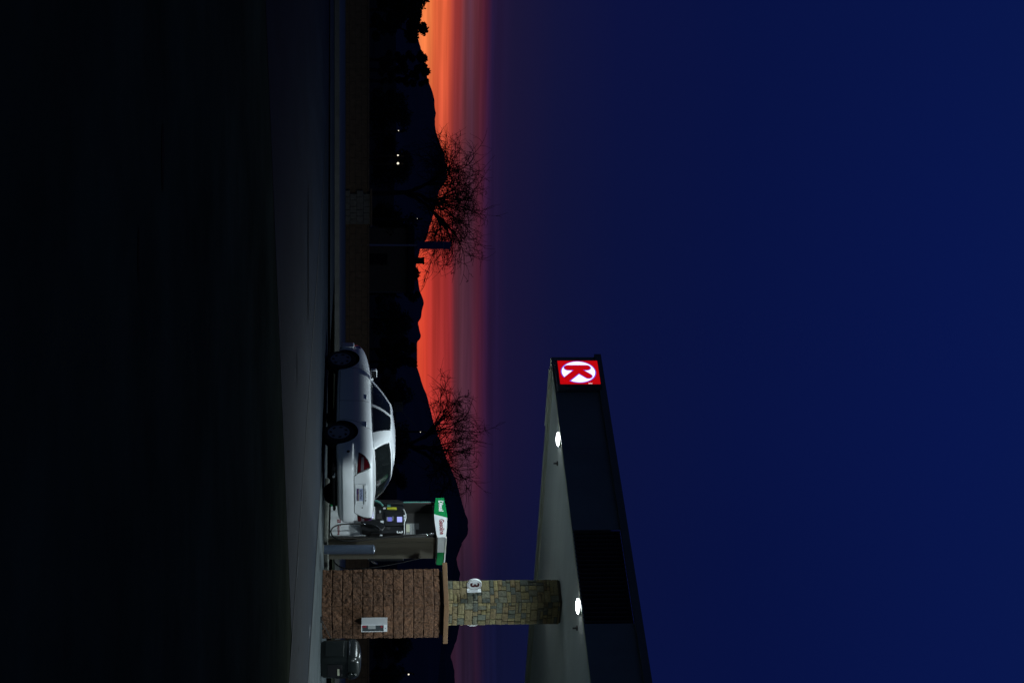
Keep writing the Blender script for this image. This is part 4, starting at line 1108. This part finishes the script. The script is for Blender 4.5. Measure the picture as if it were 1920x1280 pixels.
    for ci in range(NC):
        kind = segf[ci]
        for k in range(sub):
            s0, s1 = k/sub, (k+1)/sub
            for ti in range(len(tl)-1):
                q = [P_(ci, s0, tl[ti]), P_(ci, s1, tl[ti]), P_(ci, s1, tl[ti+1]), P_(ci, s0, tl[ti+1])]
                glass = kind == 'g' and 1 <= ti <= len(tl)-3
                if glass:
                    key = {0: 'windscreen', 1: 'windscreen', 34: 'windscreen', 35: 'windscreen', 5: 'side_window', 6: 'side_window', 10: 'rear_side_window', 11: 'rear_side_window', 16: 'rear_window', 17: 'rear_window', 18: 'rear_window', 19: 'rear_window', 24: 'rear_side_window2', 25: 'rear_side_window2', 29: 'side_window2', 30: 'side_window2'}.get(ci, 'side_window3')
                    glass_sets.setdefault(key, MB()).add([v_*1. for v_ in q], [(0, 1, 2, 3)])
                else: sh.add(q, [(0, 1, 2, 3)])
    # roof: rings from the top edge toward a spine
    def spine(x): return Vector((max(-.98, min(-.05, x)), 0, 1.462-.055*((x+.5)/.8)**2 if abs(x+.5) < .8 else 1.40))
    ringsn = 8; prev = [P_(ci, k/sub, 1.) for ci in range(NC) for k in range(sub)]
    top0 = prev[:]
    for r_ in range(1, ringsn+1):
        f_ = r_/ringsn; cur = []
        for p_ in top0:
            c_ = spine(p_.x*.9-.05); g_ = math.sin(f_*math.pi/2)
            cur.append(Vector((p_.x+(c_.x-p_.x)*f_, p_.y*(1-f_), p_.z+(c_.z-p_.z)*g_)))
        m_ = len(cur)
        for i in range(m_): sh.add([prev[i], prev[(i+1) % m_], cur[(i+1) % m_], cur[i]], [(0, 1, 2, 3)])
        prev = cur
    shell = sh.build('roof', M['paint'], t, smooth=True)
    bm = bmesh.new(); bm.from_mesh(shell.data); bmesh.ops.remove_doubles(bm, verts=bm.verts, dist=.0008); bmesh.ops.recalc_face_normals(bm, faces=bm.faces); bm.to_mesh(shell.data); bm.free()
    so = shell.modifiers.new('so', 'SOLIDIFY'); so.thickness = .018; so.offset = -1
    for k_, mb in glass_sets.items():
        o = mb.build(k_.rstrip('23'), M['glass'], t, smooth=True)
        bm = bmesh.new(); bm.from_mesh(o.data); bmesh.ops.remove_doubles(bm, verts=bm.verts, dist=.0008); bmesh.ops.recalc_face_normals(bm, faces=bm.faces); bm.to_mesh(o.data); bm.free()
        # dark rubber frame round the pane edge
        bm = bmesh.new(); bm.from_mesh(o.data); fr = MB()
        for e in bm.edges:
            if len(e.link_faces) == 1: fr.tube([e.verts[0].co, e.verts[1].co], .006, 4, cap=False)
        bm.free(); fr.build('window_seal', M['blackgap'], o)
    # dark cabin deck above the body so that no paint shows through the panes
    b = MB(); pts = [P_(ci, k/sub, .0) for ci in range(NC) for k in range(sub)]
    cen = Vector((-.35, 0, 0)); pts2 = [Vector((cen.x+(p_.x-cen.x)*.965, p_.y*.965, p_.z+.034)) for p_ in pts]
    c_ = Vector((-.35, 0, 1.065)); b.add(pts2+[c_], [(i, (i+1) % len(pts2), len(pts2)) for i in range(len(pts2))]); b.build('cabin_floor', M['dark'], t)
    for (x, y) in ((.05, .36), (.05, -.36), (-.95, .36), (-.95, -.36)):
        b = MB(); b.box(x-.06, x+.05, y-.22, y+.22, 1.0, 1.13 if x > -.5 else 1.09); b.build('seat', M['interior'], t, bevel=.04, seg=3)
        b = MB(); b.box(x-.055, x+.035, y-.12, y+.12, 1.15 if x > -.5 else 1.1, 1.27 if x > -.5 else 1.19); b.build('headrest', M['interior'], t, bevel=.04, seg=3)
    b = MB(); b.tube([(.42+.16*math.cos(a/20*6.283)*.35, .36+.17*math.sin(a/20*6.283), 1.04+.16*math.cos(a/20*6.283)) for a in range(21)], .013, 6); b.build('steering_wheel', M['plastic_black'], t)
    b = MB(); b.box(.12, .15, -.1, .1, 1.29, 1.34); b.build('inner_mirror', M['plastic_black'], t, bevel=.01)
    # mirrors
    for sg in (1, -1):
        b = MB(); y0, y1 = sorted((sg*.74, sg*.80)); b.box(.60, .72, y0, y1, .955, 1.0)
        arm = b.build('mirror_arm', M['paint'], t, bevel=.01)
        y0, y1 = sorted((sg*.79, sg*.985)); b = MB()
        b.box(.60, .72, y0, y1, .96, 1.085); hs = b.build('door_mirror', M['paint'], t, bevel=.04, seg=4)
        y0, y1 = sorted((sg*.805, sg*.972)); b = MB(); b.box(.592, .602, y0, y1, .972, 1.073); b.build('mirror_glass', mat('mirror_dark', (.003, .003, .004), .3), hs, bevel=.015)
    # wheels
    for x in (RA, FA):
        for sg in (1, -1):
            b = MB(); yo = sg*(HW-.012); yi = sg*(HW-.215); r_ = .322; rr = .215
            b.lathe([(rr, yi), (r_-.03, yi), (r_, yi+sg*.03), (r_, yo-sg*.03), (r_-.02, yo-sg*.008), (rr+.03, yo), (rr, yo-sg*.01)], 44, (x, 0, .322), 'y')
            w = b.build('wheel', M['rubber'], t, smooth=True)
            b = MB(); b.lathe([(rr+.006, yo-sg*.012), (rr-.004, yo+sg*.001), (rr-.016, yo-sg*.006), (.19, yo-sg*.008), (.13, yo-sg*.004), (.06, yo+sg*.002), (.002, yo+sg*.003)], 44, (x, 0, .322), 'y'); b.build('hubcap', M['rim'], w, smooth=True)
            b = MB()
            for k in range(7):
                a = k/7*6.283+.2; da = .2
                pts = [(.135, a-da), (.185, a-da*.9+.12), (.185, a+da*.9+.12), (.135, a+da)]
                vs = [(x+r0*math.cos(aa), yo-sg*(.004), .322+r0*math.sin(aa)) for r0, aa in pts]+[(x+r0*math.cos(aa), yo-sg*.02, .322+r0*math.sin(aa)) for r0, aa in pts]
                b.add(vs, [(0, 1, 2, 3), (0, 4, 5, 1), (1, 5, 6, 2), (2, 6, 7, 3), (3, 7, 4, 0)])
            b.build('hubcap_slots', M['blackgap'], w)
    # exhaust / underbody
    b = MB(); b.box(-2.02, 1.9, -.6, .6, .2, .26); b.box(-2.05, -1.75, .2, .55, .19, .3); b.build('underbody', M['dark'], t, bevel=.03)
    b = MB(); b.tube([(-2.0, .42, .24), (-2.2, .42, .235)], .028, 12); b.build('exhaust', M['chrome'], t)
    # front bumper
    b = MB(); b.prism([(1.72, -.825), (1.72, .825), (1.93, .80), (2.08, .70), (2.17, .5), (2.2, 0), (2.17, -.5), (2.08, -.70), (1.93, -.80)], 'z', .33, .60); b.build('front_bumper', M['paint'], t, bevel=.03, seg=4)
    # aerial line free; fuel flap
    ribbon([(-1.5, .86), (-1.36, .86), (-1.36, .74), (-1.5, .74), (-1.5, .86)], .005, M['blackgap'], 'fuel_flap', 'side', -1)
car()

# ------------------------------------------------------------------ render settings
vs_ = scene.view_settings; vs_.view_transform = 'Standard'; vs_.look = 'None'; vs_.exposure = 0.; vs_.gamma = 1.
scene.cycles.use_denoising = True
scene.cycles.max_bounces = 6
scene.cycles.sample_clamp_indirect = 4.
